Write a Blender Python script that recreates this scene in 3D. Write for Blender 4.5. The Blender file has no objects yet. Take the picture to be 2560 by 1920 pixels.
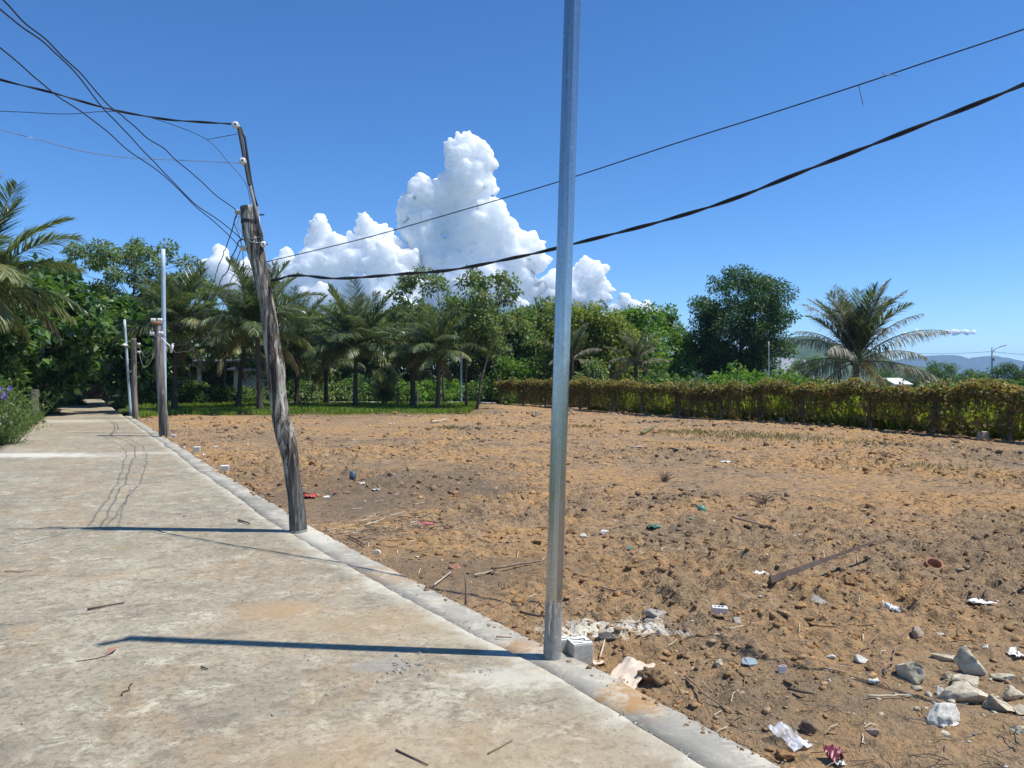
import bpy, math, random
import numpy as np
from mathutils import Vector, Matrix, noise as mnoise

SC = bpy.context.scene
COL = SC.collection
R = math.radians

# ------------------------------------------------------------------ camera, sky, sun, exposure
EYE = 1.6                                   # eye height of the photographer, metres
FPX, CX, HOR = 1923.0, 1280.0, 945.0        # focal length, centre column and horizon row of the 2560 px wide view
cam = bpy.data.cameras.new('camera')
cam.sensor_width = 36.0
cam.lens = FPX / 2560 * 36.0
cam.shift_y = -(960 - HOR) / 2560
cam.clip_start, cam.clip_end = 0.05, 20000
camo = bpy.data.objects.new('camera', cam)
camo.location = (0, 0, EYE)
camo.rotation_euler = (R(90), 0, 0)
COL.objects.link(camo)
SC.camera = camo

SUN_EL = R(63)
SUN_AZ = math.atan2(-0.09, 1.0)             # horizontal direction towards the sun (from +X)
world = bpy.data.worlds.new('World')
SC.world = world
world.use_nodes = True
wn = world.node_tree.nodes
sky = wn.new('ShaderNodeTexSky')
sky.sky_type = 'NISHITA'
sky.sun_disc = False
sky.sun_elevation = SUN_EL
sky.sun_rotation = R(90) - SUN_AZ
sky.altitude = 3000
sky.air_density = 1.0
sky.dust_density = 0.0
sky.ozone_density = 5.0
bg = wn['Background']
bg.inputs['Strength'].default_value = 0.15
hs = wn.new('ShaderNodeHueSaturation')
hs.inputs['Saturation'].default_value = 1.2
hs.inputs['Hue'].default_value = 0.502
hs.inputs['Value'].default_value = 1.0
world.node_tree.links.new(sky.outputs[0], hs.inputs['Color'])
world.node_tree.links.new(hs.outputs[0], bg.inputs[0])
sun = bpy.data.lights.new('sun', 'SUN')
sun.energy = 4.4
sun.angle = R(0.53)
sun.color = (1.0, 0.975, 0.935)
suno = bpy.data.objects.new('sun', sun)
sd = Vector((math.cos(SUN_AZ) * math.cos(SUN_EL), math.sin(SUN_AZ) * math.cos(SUN_EL), math.sin(SUN_EL)))
suno.rotation_euler = sd.to_track_quat('Z', 'Y').to_euler()
suno.location = (20, -5, 40)
COL.objects.link(suno)
SC.view_settings.view_transform = 'Standard'
SC.view_settings.look = 'None'
SC.view_settings.exposure = 0.3
SC.view_settings.gamma = 1.0
SC.cycles.max_bounces = 10
SC.cycles.diffuse_bounces = 4
SC.cycles.transmission_bounces = 6
SC.cycles.volume_bounces = 1
SC.cycles.use_denoising = True


def P(u, v, Y):
    """point of the place seen at column u, row v, Y metres in front of the camera"""
    return Vector(((u - CX) / FPX * Y, Y, EYE + (HOR - v) / FPX * Y))


def G(u, v):
    """the spot on level ground seen at column u, row v"""
    Y = EYE * FPX / (v - HOR)
    return ((u - CX) / FPX * Y, Y)


# ------------------------------------------------------------------ object helpers
def tag(o, label=None, cat=None, group=None, kind=None):
    if label: o['label'] = label
    if cat: o['category'] = cat
    if group: o['group'] = group
    if kind: o['kind'] = kind
    return o


def empty(name, loc, label, cat, group=None, rz=0):
    o = bpy.data.objects.new(name, None)
    o.empty_display_size = 0.1
    o.location = loc
    o.rotation_euler = (0, 0, rz)
    COL.objects.link(o)
    return tag(o, label, cat, group)


def link(name, me, mat=None, parent=None, loc=None):
    if mat is not None and not me.materials:
        me.materials.append(mat)
    o = bpy.data.objects.new(name, me)
    COL.objects.link(o)
    if mat is not None and me.materials[0] != mat:      # a copy that shares the mesh but has its own leaf colour
        o.material_slots[0].link = 'OBJECT'
        o.material_slots[0].material = mat
    if parent is not None: o.parent = parent
    if loc is not None: o.location = loc
    return o


def mesh_np(name, V, F, smooth=False):
    V = np.ascontiguousarray(V, np.float32); F = np.ascontiguousarray(F, np.int32)
    me = bpy.data.meshes.new(name)
    n, k = F.shape
    me.vertices.add(len(V)); me.vertices.foreach_set('co', V.ravel())
    me.loops.add(n * k); me.loops.foreach_set('vertex_index', F.ravel())
    me.polygons.add(n); me.polygons.foreach_set('loop_start', np.arange(0, n * k, k, dtype=np.int32))
    try:
        me.polygons.foreach_set('loop_total', np.full(n, k, np.int32))
    except Exception:
        pass
    if smooth: me.polygons.foreach_set('use_smooth', np.ones(n, bool))
    me.update(calc_edges=True)
    return me


class MB:
    def __init__(s):
        s.v, s.f = [], []

    def tube(s, pts, rad, n=8, cap=True, jit=None):
        pts = [Vector(p) for p in pts]
        if not hasattr(rad, '__len__'): rad = [rad] * len(pts)
        b = len(s.v)
        up = None
        for i, p in enumerate(pts):
            t = (pts[min(i + 1, len(pts) - 1)] - pts[max(i - 1, 0)]).normalized()
            if up is None:
                up = Vector((1, 0, 0)) if abs(t.x) < 0.9 else Vector((0, 1, 0))
            a = (up - t * up.dot(t)).normalized(); up = a
            c = t.cross(a)
            for k in range(n):
                th = 2 * math.pi * k / n
                r = rad[i] * (jit(i, k) if jit else 1)
                s.v.append(p + (a * math.cos(th) + c * math.sin(th)) * r)
        for i in range(len(pts) - 1):
            for k in range(n):
                k2 = (k + 1) % n
                s.f.append((b + i * n + k, b + i * n + k2, b + (i + 1) * n + k2, b + (i + 1) * n + k))
        if cap:
            s.f.append(tuple(b + k for k in range(n))[::-1])
            s.f.append(tuple(b + (len(pts) - 1) * n + k for k in range(n)))
        return s

    def box(s, c, d, rz=0, tilt=(0, 0), bev=0.0):
        m = Matrix.Translation(c) @ Matrix.Rotation(rz, 4, 'Z') @ Matrix.Rotation(tilt[0], 4, 'X') @ Matrix.Rotation(tilt[1], 4, 'Y')
        x, y, z = d[0] / 2, d[1] / 2, d[2] / 2
        b = len(s.v)
        if bev <= 0:
            for sx, sy, sz in ((-1, -1, -1), (1, -1, -1), (1, 1, -1), (-1, 1, -1), (-1, -1, 1), (1, -1, 1), (1, 1, 1), (-1, 1, 1)):
                s.v.append(m @ Vector((sx * x, sy * y, sz * z)))
            for f in ((3, 2, 1, 0), (4, 5, 6, 7), (0, 1, 5, 4), (1, 2, 6, 5), (2, 3, 7, 6), (3, 0, 4, 7)):
                s.f.append(tuple(b + i for i in f))
            return s
        rings = [(0, z * 0 - z, bev), (1, -z + bev, 0), (1, z - bev, 0), (0, z, bev)]
        for _, zz, e in rings:
            for px, py in ((-x + bev, -y + e), (x - bev, -y + e), (x - e, -y + bev), (x - e, y - bev),
                           (x - bev, y - e), (-x + bev, y - e), (-x + e, y - bev), (-x + e, -y + bev)):
                s.v.append(m @ Vector((px, py, zz)))
        for i in range(3):
            for k in range(8):
                k2 = (k + 1) % 8
                s.f.append((b + i * 8 + k, b + i * 8 + k2, b + (i + 1) * 8 + k2, b + (i + 1) * 8 + k))
        s.f.append(tuple(b + k for k in range(8))[::-1]); s.f.append(tuple(b + 24 + k for k in range(8)))
        return s

    def lathe(s, prof, n=16, m=Matrix()):
        b = len(s.v)
        for r, z in prof:
            for k in range(n):
                th = 2 * math.pi * k / n
                s.v.append(m @ Vector((r * math.cos(th), r * math.sin(th), z)))
        for i in range(len(prof) - 1):
            for k in range(n):
                k2 = (k + 1) % n
                s.f.append((b + i * n + k, b + i * n + k2, b + (i + 1) * n + k2, b + (i + 1) * n + k))
        s.f.append(tuple(b + k for k in range(n))[::-1])
        s.f.append(tuple(b + (len(prof) - 1) * n + k for k in range(n)))
        return s

    def mesh(s, name, smooth=False):
        me = bpy.data.meshes.new(name)
        me.from_pydata([tuple(v) for v in s.v], [], s.f)
        if smooth: me.polygons.foreach_set('use_smooth', [True] * len(me.polygons))
        me.update()
        return me

    def build(s, name, mat, parent=None, smooth=False, loc=None):
        return link(name, s.mesh(name, smooth), mat, parent, loc)


# ------------------------------------------------------------------ numpy noise
def _h(ix, iy, seed):
    n = (ix.astype(np.int64) * 374761393 + iy.astype(np.int64) * 668265263 + seed * 974634541) & 0x7fffffff
    n = ((n ^ (n >> 13)) * 1274126177) & 0x7fffffff
    n = ((n ^ (n >> 16)) * 2246822519) & 0x7fffffff
    return ((n ^ (n >> 15)) & 0xffff) / 65535.0


def vn(x, y, seed=0):
    x = np.asarray(x, float); y = np.asarray(y, float)
    ix, iy = np.floor(x), np.floor(y)
    fx, fy = x - ix, y - iy
    fx = fx * fx * (3 - 2 * fx); fy = fy * fy * (3 - 2 * fy)
    a = _h(ix, iy, seed); b = _h(ix + 1, iy, seed); c = _h(ix, iy + 1, seed); d = _h(ix + 1, iy + 1, seed)
    return (a + (b - a) * fx) * (1 - fy) + (c + (d - c) * fx) * fy


# ------------------------------------------------------------------ road geometry lines (metres)
_OY = np.array([-8, 0, 2.0, 3.31, 4.33, 4.8, 7.12, 8.2, 13.1, 21.2, 30.8, 45, 60, 90])
_OX = np.array([8.2, 3.15, 1.88, 1.06, .45, .10, -1.40, -2.08, -4.94, -9.55, -15.1, -23.2, -31.7, -48.8])


def x_out(y): return np.interp(y, _OY, _OX) + 0.03 * (vn(np.asarray(y) * 1.6, 3.3 + 0 * np.asarray(y), 5) - .5) + .022 * (vn(np.asarray(y) * 6, 1.3 + 0 * np.asarray(y), 15) - .5) + .014 * (vn(np.asarray(y) * 19, 2.3 + 0 * np.asarray(y), 16) - .5)
def x_in(y): return x_out(y) - 0.33 - 0.09 * (vn(np.asarray(y) * 1.1, .5 + 0 * np.asarray(y), 8) - .3)
def x_left(y): return -2.3 - 0.535 * np.asarray(y, float) - 0.02 * np.maximum(0, np.asarray(y, float) - 36)


FLAT = [(.40, 4.36, .34, -.075), (.62, 4.12, .30, -.06), (-2.52, 12.2, .55, -.05), (2.15, 6.22, .4, -.05), (2.57, 6.36, .4, -.05), (2.95, 6.5, .4, -.05), (3.5, 6.45, .35, -.04), (1.5, 8.25, .35, -.05),
        (2.32, 9.4, .4, -.05), (1.42, 5.3, .28, -.05), (1.32, 4.35, .2, -.05), (2.31, 4.0, .6, -.05), (2.7, 3.8, .5, -.05), (1.23, 3.45, .25, -.055), (1.34, 3.25, .2, -.05), (-4.83, 12.95, .4, -.06), (-6.8, 16.7, .5, -.06), (-8.9, 20.3, .5, -.06),
        (.02, 6.6, .5, -.05), (.7, 7.75, .3, -.05), (.95, 7.95, .3, -.05), (1.3, 7.2, .25, -.05), (-2.75, 10.5, .4, -.05), (-1.0, 7.9, .4, -.05), (2.0, 5.6, .3, -.045), (2.7, 5.45, .3, -.04), (1.5, 4.25, .25, -.05), (1.9, 4.4, .3, -.05)]


def soil_h(x, y):
    x = np.asarray(x, float); y = np.asarray(y, float)
    wx = x + .35 * (vn(x * 1.3, y * 1.3, 90) - .5); wy = y + .35 * (vn(x * 1.3, y * 1.3, 91) - .5)
    h = .10 * (vn(x * .22, y * .22, 1) - .5) + .07 * (vn(wx * .8, wy * .8, 2) - .5)
    rough = .14 + 1.12 * np.clip(vn(x * .5, y * .5, 12) * 1.5 - .32, 0, 1) ** 1.2
    w2x = wx + .09 * (vn(x * 9, y * 9, 92) - .5); w2y = wy + .09 * (vn(x * 9, y * 9, 93) - .5)
    h = h + rough * (.075 * np.abs(vn(wx * 2.3, wy * 2.3, 3) - .5) + .15 * np.maximum(0, vn(w2x * 5.1, w2y * 5.1, 4) - .52)
                     + .15 * np.maximum(0, vn(w2x * 10, w2y * 10, 6) - .5) + .085 * np.maximum(0, vn(w2x * 21, w2y * 21, 7) - .5)
                     + .036 * (vn(x * 33, y * 33, 10) - .5) + .020 * (vn(x * 58, y * 58, 9) - .5) - .030)
    far = np.clip((y - 14) / 20, 0, 1)
    h = h * (1 - .25 * far)
    d = x - np.interp(y, _OY, _OX)
    edge = np.clip((d - .03) / .7, 0, 1)
    h = h * (.3 + .7 * edge) - .065 + .055 * edge
    for fx, fy, fr, fz in FLAT:
        q = np.clip(np.hypot(x - fx, y - fy) / fr, 0, 1)
        q = q * q * (3 - 2 * q)
        h = h * q + (fz + .25 * (h + .03)) * (1 - q)
    return np.where(d < -.02, -.16, h)


def gz(x, y):
    return float(soil_h(np.array([x]), np.array([y]))[0])


# ------------------------------------------------------------------ materials
class NT:
    def __init__(s, name):
        s.m = bpy.data.materials.new(name)
        s.m.use_nodes = True
        s.t = s.m.node_tree
        s.n = s.t.nodes
        s.bsdf = s.n['Principled BSDF']
        s.out = s.n['Material Output']
        s._pos = None

    def node(s, t): return s.n.new(t)
    def L(s, a, b): s.t.links.new(a, b)

    def set(s, sock, v):
        if hasattr(v, 'is_output'): s.L(v, sock)
        elif isinstance(v, (tuple, list)) and len(v) == 3 and sock.type == 'RGBA': sock.default_value = (*v, 1)
        else: sock.default_value = v

    def pos(s):
        if s._pos is None:
            s._pos = s.node('ShaderNodeNewGeometry').outputs['Position']
        return s._pos

    def obj(s): return s.node('ShaderNodeTexCoord').outputs['Object']

    def scale(s, vec, sc):
        m = s.node('ShaderNodeVectorMath'); m.operation = 'MULTIPLY'
        s.L(vec, m.inputs[0]); m.inputs[1].default_value = sc
        return m.outputs[0]

    def noise(s, vec, scale, detail=4, rough=.55, dist=0.0, out=0):
        n = s.node('ShaderNodeTexNoise')
        s.L(vec, n.inputs['Vector']); n.inputs['Scale'].default_value = scale
        n.inputs['Detail'].default_value = detail; n.inputs['Roughness'].default_value = rough
        n.inputs['Distortion'].default_value = dist
        return n.outputs[out]

    def voro(s, vec, scale, feature='F1'):
        n = s.node('ShaderNodeTexVoronoi'); n.feature = feature
        s.L(vec, n.inputs['Vector']); n.inputs['Scale'].default_value = scale
        return n.outputs['Distance']

    def ramp(s, fac, stops):
        n = s.node('ShaderNodeValToRGB')
        e = n.color_ramp.elements
        while len(e) < len(stops): e.new(.5)
        for el, (p, c) in zip(e, stops):
            el.position = p
            el.color = (*c, 1) if hasattr(c, '__len__') else (c, c, c, 1)
        s.L(fac, n.inputs[0])
        return n.outputs[0]

    def mix(s, fac, a, b, mode='MIX'):
        n = s.node('ShaderNodeMix'); n.data_type = 'RGBA'; n.blend_type = mode
        s.set(n.inputs[0], fac); s.set(n.inputs[6], a); s.set(n.inputs[7], b)
        return n.outputs[2]

    def math(s, op, a, b=0.0, clamp=False):
        n = s.node('ShaderNodeMath'); n.operation = op; n.use_clamp = clamp
        s.set(n.inputs[0], a); s.set(n.inputs[1], b)
        return n.outputs[0]

    def sep(s, vec):
        n = s.node('ShaderNodeSeparateXYZ'); s.L(vec, n.inputs[0]); return n.outputs

    def spot(s, vec, c, r, soft=.5, wob=.5):
        """a roundish stain mask around c with radius r (x,y), ragged by noise"""
        m = s.node('ShaderNodeVectorMath'); m.operation = 'SUBTRACT'
        s.L(vec, m.inputs[0]); m.inputs[1].default_value = (c[0], c[1], 0)
        sc = s.scale(m.outputs[0], (1 / r[0], 1 / r[1], 0))
        ln = s.node('ShaderNodeVectorMath'); ln.operation = 'LENGTH'; s.L(sc, ln.inputs[0])
        d = s.math('ADD', ln.outputs['Value'], s.math('MULTIPLY', s.math('SUBTRACT', s.noise(vec, 1.3 / min(r), 9, .72), .5), wob * 4.2))
        mr = s.node('ShaderNodeMapRange'); mr.clamp = True
        s.L(d, mr.inputs[0]); mr.inputs[1].default_value = 1 + soft / 2; mr.inputs[2].default_value = 1 - soft / 2
        return mr.outputs[0]

    def bump(s, h, strength=.3, dist=.01):
        n = s.node('ShaderNodeBump'); n.inputs['Strength'].default_value = strength; n.inputs['Distance'].default_value = dist
        s.L(h, n.inputs['Height']); s.L(n.outputs[0], s.bsdf.inputs['Normal'])

    def done(s, col, rough=.8, metal=0.0, spec=None):
        s.set(s.bsdf.inputs['Base Color'], col)
        s.set(s.bsdf.inputs['Roughness'], rough)
        s.set(s.bsdf.inputs['Metallic'], metal)
        if spec is not None: s.bsdf.inputs['Specular IOR Level'].default_value = spec
        return s.m

    def leaf(s, col, trans=.35, rough=.5, spec=.35):
        s.done(col, rough, 0, spec)
        tr = s.node('ShaderNodeBsdfTranslucent')
        bright = s.mix(1.0, col, (1.5, 1.45, .7), 'MULTIPLY')
        s.L(bright, tr.inputs[0])
        mx = s.node('ShaderNodeMixShader'); mx.inputs[0].default_value = trans
        s.L(s.bsdf.outputs[0], mx.inputs[1]); s.L(tr.outputs[0], mx.inputs[2])
        s.L(mx.outputs[0], s.out.inputs[0])
        return s.m


def leaf_mat(name, stops, trans=.35, rough=.5, spec=.35):
    t = NT(name)
    g = t.node('ShaderNodeNewGeometry')
    c = t.ramp(g.outputs['Random Per Island'], stops)
    n = t.noise(t.pos(), .9, 3, .6)
    c = t.mix(1.0, c, t.ramp(n, [(.3, (.72, .75, .7)), (.7, (1.25, 1.2, 1.2))]), 'MULTIPLY')
    return t.leaf(c, trans, rough, spec)


def plain(name, col, rough=.7, var=.25, scale=14, metal=0.0, bump=0.0):
    t = NT(name)
    v = t.obj()
    n = t.noise(v, scale, 5, .65)
    lo = tuple(c * (1 - var) for c in col); hi = tuple(min(1, c * (1 + var)) for c in col)
    c = t.ramp(n, [(.3, lo), (.7, hi)])
    if bump: t.bump(t.noise(v, scale * 3, 5, .7), bump, .01)
    return t.done(c, rough, metal)


# --- soil
t = NT('tilled soil')
p = t.pos()
big = t.noise(p, .23, 5, .6)
mid = t.noise(p, 1.3, 6, .65, .4)
fine = t.noise(p, 13, 6, .7)
grit = t.noise(p, 60, 3, .7)
c = t.ramp(t.math('ADD', t.math('MULTIPLY', big, .55), t.math('MULTIPLY', mid, .45)),
           [(.39, (.215, .160, .120)), (.45, (.325, .228, .158)), (.50, (.42, .272, .165)), (.56, (.52, .305, .142)), (.63, (.41, .270, .165))])
c = t.mix(t.ramp(fine, [(.39, .95), (.51, 0)]), c, (.105, .075, .052))
c = t.mix(t.ramp(t.noise(p, 5.5, 6, .7, .5), [(.50, 0), (.66, .7)]), c, (.20, .142, .098))
c = t.mix(t.ramp(grit, [(.52, 0), (.66, .75)]), c, (.56, .43, .285))
yy = t.sep(p)[1]
nearm = t.node('ShaderNodeMapRange'); t.L(yy, nearm.inputs[0]); nearm.inputs[1].default_value = 9; nearm.inputs[2].default_value = 4.5
c = t.mix(t.math('MULTIPLY', nearm.outputs[0], .42), c, (.30, .222, .150))
lime = t.spot(p, (.62, 4.98), (.36, .17), .7, .9)
c = t.mix(lime, c, (.78, .75, .70))
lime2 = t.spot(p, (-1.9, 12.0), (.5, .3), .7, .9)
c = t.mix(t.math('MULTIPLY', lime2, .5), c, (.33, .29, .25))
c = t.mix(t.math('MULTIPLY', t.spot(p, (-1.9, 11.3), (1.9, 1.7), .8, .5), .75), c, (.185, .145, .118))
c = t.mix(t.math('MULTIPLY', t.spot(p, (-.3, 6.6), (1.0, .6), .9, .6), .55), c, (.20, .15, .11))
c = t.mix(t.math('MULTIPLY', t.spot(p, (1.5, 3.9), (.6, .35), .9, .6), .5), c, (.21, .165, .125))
c = t.mix(t.math('MULTIPLY', t.spot(p, (3.75, 3.95), (.75, .5), .6, .7), .5), c, (.36, .30, .225))
# grass-floored strip in the back
gm = t.node('ShaderNodeMapRange'); t.L(t.math('ADD', yy, t.math('MULTIPLY', mid, 3.0)), gm.inputs[0]); gm.inputs[1].default_value = 33.5; gm.inputs[2].default_value = 35.5
xm = t.node('ShaderNodeMapRange'); t.L(t.sep(p)[0], xm.inputs[0]); xm.inputs[1].default_value = -1.0; xm.inputs[2].default_value = -3.5
c = t.mix(t.math('MULTIPLY', gm.outputs[0], xm.outputs[0]), c, (.075, .098, .03))
g2 = t.node('ShaderNodeMapRange'); t.L(yy, g2.inputs[0]); g2.inputs[1].default_value = 47; g2.inputs[2].default_value = 49
c = t.mix(g2.outputs[0], c, (.06, .08, .03))
t.bump(t.math('ADD', fine, t.math('MULTIPLY', grit, .5)), .9, .05)
c = t.mix(1.0, c, (1.03, .985, .83), 'MULTIPLY')
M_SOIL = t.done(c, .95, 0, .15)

# --- clods
t = NT('soil clod')
p = t.pos()
rnd = t.node('ShaderNodeNewGeometry').outputs['Random Per Island']
big = t.noise(p, .23, 5, .6)
mid = t.noise(p, 1.3, 6, .65, .4)
c = t.ramp(t.math('ADD', t.math('MULTIPLY', big, .55), t.math('MULTIPLY', mid, .45)),
           [(.39, (.215, .160, .120)), (.45, (.325, .228, .158)), (.50, (.42, .272, .165)), (.56, (.52, .305, .142)), (.63, (.41, .270, .165))])
c = t.mix(1.0, c, t.ramp(rnd, [(0, (.62, .63, .64)), (.5, (.92, .92, .92)), (.9, (1.12, 1.1, 1.06)), (.97, (1.35, 1.5, 1.65))]), 'MULTIPLY')
c = t.mix(t.ramp(t.noise(p, 45, 4, .7), [(.35, .6), (.6, 0)]), c, (.12, .08, .055))
t.bump(t.noise(p, 70, 4, .7), .6, .02)
c = t.mix(1.0, c, (1.03, .985, .83), 'MULTIPLY')
M_CLOD = t.done(c, .95, 0, .15)

# --- road concrete
t = NT('weathered road concrete')
p = t.pos()
a = t.noise(p, .55, 7, .62, .5)
b = t.noise(p, 2.6, 7, .68, .6)
f = t.noise(p, 24, 6, .75)
stretch = t.noise(t.scale(p, (1.2, 2.2, 1)), 1.8, 7, .72, .8)
c = t.ramp(t.math('ADD', t.math('MULTIPLY', a, .5), t.math('MULTIPLY', b, .5)),
           [(.38, (.245, .213, .168)), (.46, (.315, .275, .215)), (.54, (.385, .338, .265)), (.63, (.46, .415, .338))])
c = t.mix(t.ramp(stretch, [(.52, 0), (.68, .45)]), c, (.50, .445, .345))
c = t.mix(t.ramp(t.noise(p, 1.0, 6, .72, 1.2), [(.51, 0), (.62, .7)]), c, (.385, .275, .168))
c = t.mix(t.ramp(t.noise(p, .8, 6, .7, .8), [(.54, 0), (.68, .5)]), c, (.275, .262, .20))
c = t.mix(t.ramp(t.noise(p, 3.4, 8, .75, 1.0), [(.54, 0), (.63, .6), (.74, .8)]), c, (.63, .59, .49))
c = t.mix(t.ramp(t.noise(p, 6.5, 8, .75, .6), [(.39, .75), (.48, 0)]), c, (.20, .168, .128))
c = t.mix(t.ramp(t.noise(p, 9, 7, .75, .6), [(.55, 0), (.66, .5)]), c, (.60, .535, .42))
c = t.mix(t.ramp(f, [(.37, .8), (.50, 0)]), c, (.17, .145, .112))
c = t.mix(t.ramp(t.noise(p, 90, 4, .75), [(.55, 0), (.70, .5)]), c, (.62, .57, .47))
c = t.mix(t.ramp(t.noise(p, 55, 4, .75), [(.34, .5), (.44, 0)]), c, (.17, .145, .115))
c = t.mix(t.math('MULTIPLY', t.spot(p, (-1.63, 5.3), (.28, .2), .8, .7), .6), c, (.43, .28, .155))
c = t.mix(t.math('MULTIPLY', t.spot(p, (-.95, 4.95), (.7, .35), 1.2, .7), .45), c, (.45, .33, .205))
c = t.mix(t.math('MULTIPLY', t.spot(p, (-.25, 3.25), (.9, .35), 1.2, .7), .4), c, (.45, .33, .21))
c = t.mix(t.math('MULTIPLY', t.spot(p, (-.02, 4.1), (.26, .14), .9, .9), .65), c, (.62, .59, .52))
c = t.mix(t.math('MULTIPLY', t.spot(p, (-.73, 4.28), (.16, .10), .8, .8), .55), c, (.33, .32, .31))
c = t.mix(t.math('MULTIPLY', t.spot(p, (-10.0, 15.9), (1.6, .45), .9, .6), .7), c, (.72, .70, .66))
c = t.mix(t.math('MULTIPLY', t.spot(p, (-7.4, 16.4), (1.0, .25), .9, .7), .4), c, (.70, .68, .62))
c = t.mix(t.math('MULTIPLY', t.spot(p, (-16.5, 28.5), (1.8, .9), .9, .6), .5), c, (.62, .60, .54))
c = t.mix(t.math('MULTIPLY', t.spot(p, (-20.5, 35.5), (1.6, 2.5), .9, .6), .5), c, (.40, .27, .17))
ea = t.node('ShaderNodeAttribute'); ea.attribute_name = 'edge'
en = t.math('ADD', ea.outputs['Fac'], t.math('MULTIPLY', t.math('SUBTRACT', t.noise(p, 6, 8, .75), .5), .6))
patchy = t.ramp(t.noise(p, 1.4, 6, .7), [(.38, .2), (.55, 1)])
c = t.mix(t.math('MULTIPLY', patchy, t.ramp(en, [(-.0, .9), (.05, .65), (.2, 0)])), c, (.60, .565, .49))
t.bump(t.math('ADD', f, t.math('MULTIPLY', b, 1.5)), .5, .008)
c = t.mix(1.0, c, (.98, .955, .85), 'MULTIPLY')
M_ROAD = t.done(c, .9, 0, .25)

# --- newer strip of smoother concrete along the road
t = NT('fresh grey concrete')
p = t.pos()
a = t.noise(p, 1.4, 6, .6, .3)
f = t.noise(p, 40, 5, .7)
c = t.ramp(a, [(.33, (.275, .265, .245)), (.5, (.345, .33, .30)), (.66, (.45, .425, .375))])
c = t.mix(t.ramp(f, [(.36, .35), (.5, 0)]), c, (.22, .22, .215))
c = t.mix(t.math('MULTIPLY', t.spot(p, (-2.1, 7.75), (.5, .7), .8, .5), .75), c, (.60, .58, .52))
c = t.mix(t.math('MULTIPLY', t.spot(p, (.60, 3.86), (.17, .20), .5, .6), .85), c, (.40, .24, .10))
c = t.mix(t.math('MULTIPLY', t.spot(p, (.02, 4.58), (.20, .12), .6, .7), .75), c, (.42, .26, .15))
c = t.mix(t.math('MULTIPLY', t.spot(p, (-.95, 6.3), (.28, .3), .6, .7), .6), c, (.42, .29, .17))
c = t.mix(t.ramp(t.noise(p, 2.2, 6, .72), [(.52, 0), (.64, .65)]), c, (.56, .53, .46))
c = t.mix(t.ramp(t.noise(p, 4.5, 8, .75, .6), [(.51, 0), (.60, .7)]), c, (.56, .535, .47))
c = t.mix(t.ramp(t.noise(p, 3.1, 7, .75, .8), [(.55, 0), (.66, .6)]), c, (.36, .25, .155))
t.bump(f, .25, .004)
c = t.mix(1.0, c, (1, .96, .84), 'MULTIPLY')
M_STRIP = t.done(c, .85, 0, .3)
M_LIP = plain('crumbled white mortar', (.68, .64, .53), .9, .3, 9, 0, .6)

# --- verge / generic ground
t = NT('weedy ground')
p = t.pos()
c = t.ramp(t.noise(p, .5, 6, .65), [(.35, (.06, .085, .028)), (.5, (.105, .12, .04)), (.62, (.20, .15, .085))])
t.bump(t.noise(p, 8, 5, .7), .8, .05)
M_VERGE = t.done(c, .95, 0, .15)
t = NT('far plain')
p = t.pos()
c = t.ramp(t.noise(p, .02, 6, .65), [(.35, (.05, .08, .03)), (.55, (.09, .12, .045)), (.7, (.16, .15, .08))])
M_FAR = t.done(c, .95, 0, .1)

M_CRACK = plain('dirt filled crack', (.16, .135, .105), .95, .3, 9)
M_PATH = plain('pale back road concrete', (.56, .55, .52), .9, .12, .8)
M_CONC = plain('marker concrete', (.46, .43, .36), .9, .2, 30, 0, .4)
M_CTOP = plain('white painted top', (.80, .77, .68), .85, .08, 30)
M_INK = plain('black marker ink', (.03, .03, .035), .6, .1)

# --- galvanised steel
t = NT('galvanised steel')
v = t.obj()
st = t.noise(t.scale(v, (40, 40, .25)), 1.6, 5, .6)
sp = t.voro(v, 60)
c = t.ramp(st, [(.3, (.27, .285, .285)), (.5, (.37, .385, .385)), (.7, (.48, .49, .485))])
c = t.mix(t.math('MULTIPLY', sp, .7), c, (.52, .53, .53))
c = t.mix(t.ramp(t.noise(v, 5, 5, .7), [(.58, 0), (.7, .25)]), c, (.75, .75, .74))
ro = t.math('ADD', t.math('MULTIPLY', t.noise(v, 14, 4, .6), .2), .13)
t.bump(st, .35, .002)
M_GALV = t.done(c, ro, .9)
M_PALEPOLE = plain('pale grey pole paint', (.46, .56, .62), .5, .12, 6)
M_WHITEPOLE = plain('white pole paint', (.74, .75, .75), .5, .1, 6)
M_CEMENT = plain('grey cement smear', (.30, .285, .25), .9, .25, 24, 0, .7)
M_IRON = plain('dark iron', (.055, .048, .045), .65, .35, 30, .3)
M_RUSTY = plain('grey weathered pipe', (.23, .22, .21), .7, .35, 24, .3)
M_PORC = plain('white porcelain', (.74, .72, .66), .25, .08, 20)
M_PORCG = plain('dirty porcelain', (.46, .45, .40), .35, .25, 40)
M_CABLE = plain('black cable sheath', (.018, .018, .02), .5, .3, 20)
M_WIREG = plain('grey bare wire', (.34, .35, .37), .45, .15, 20, .5)

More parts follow.
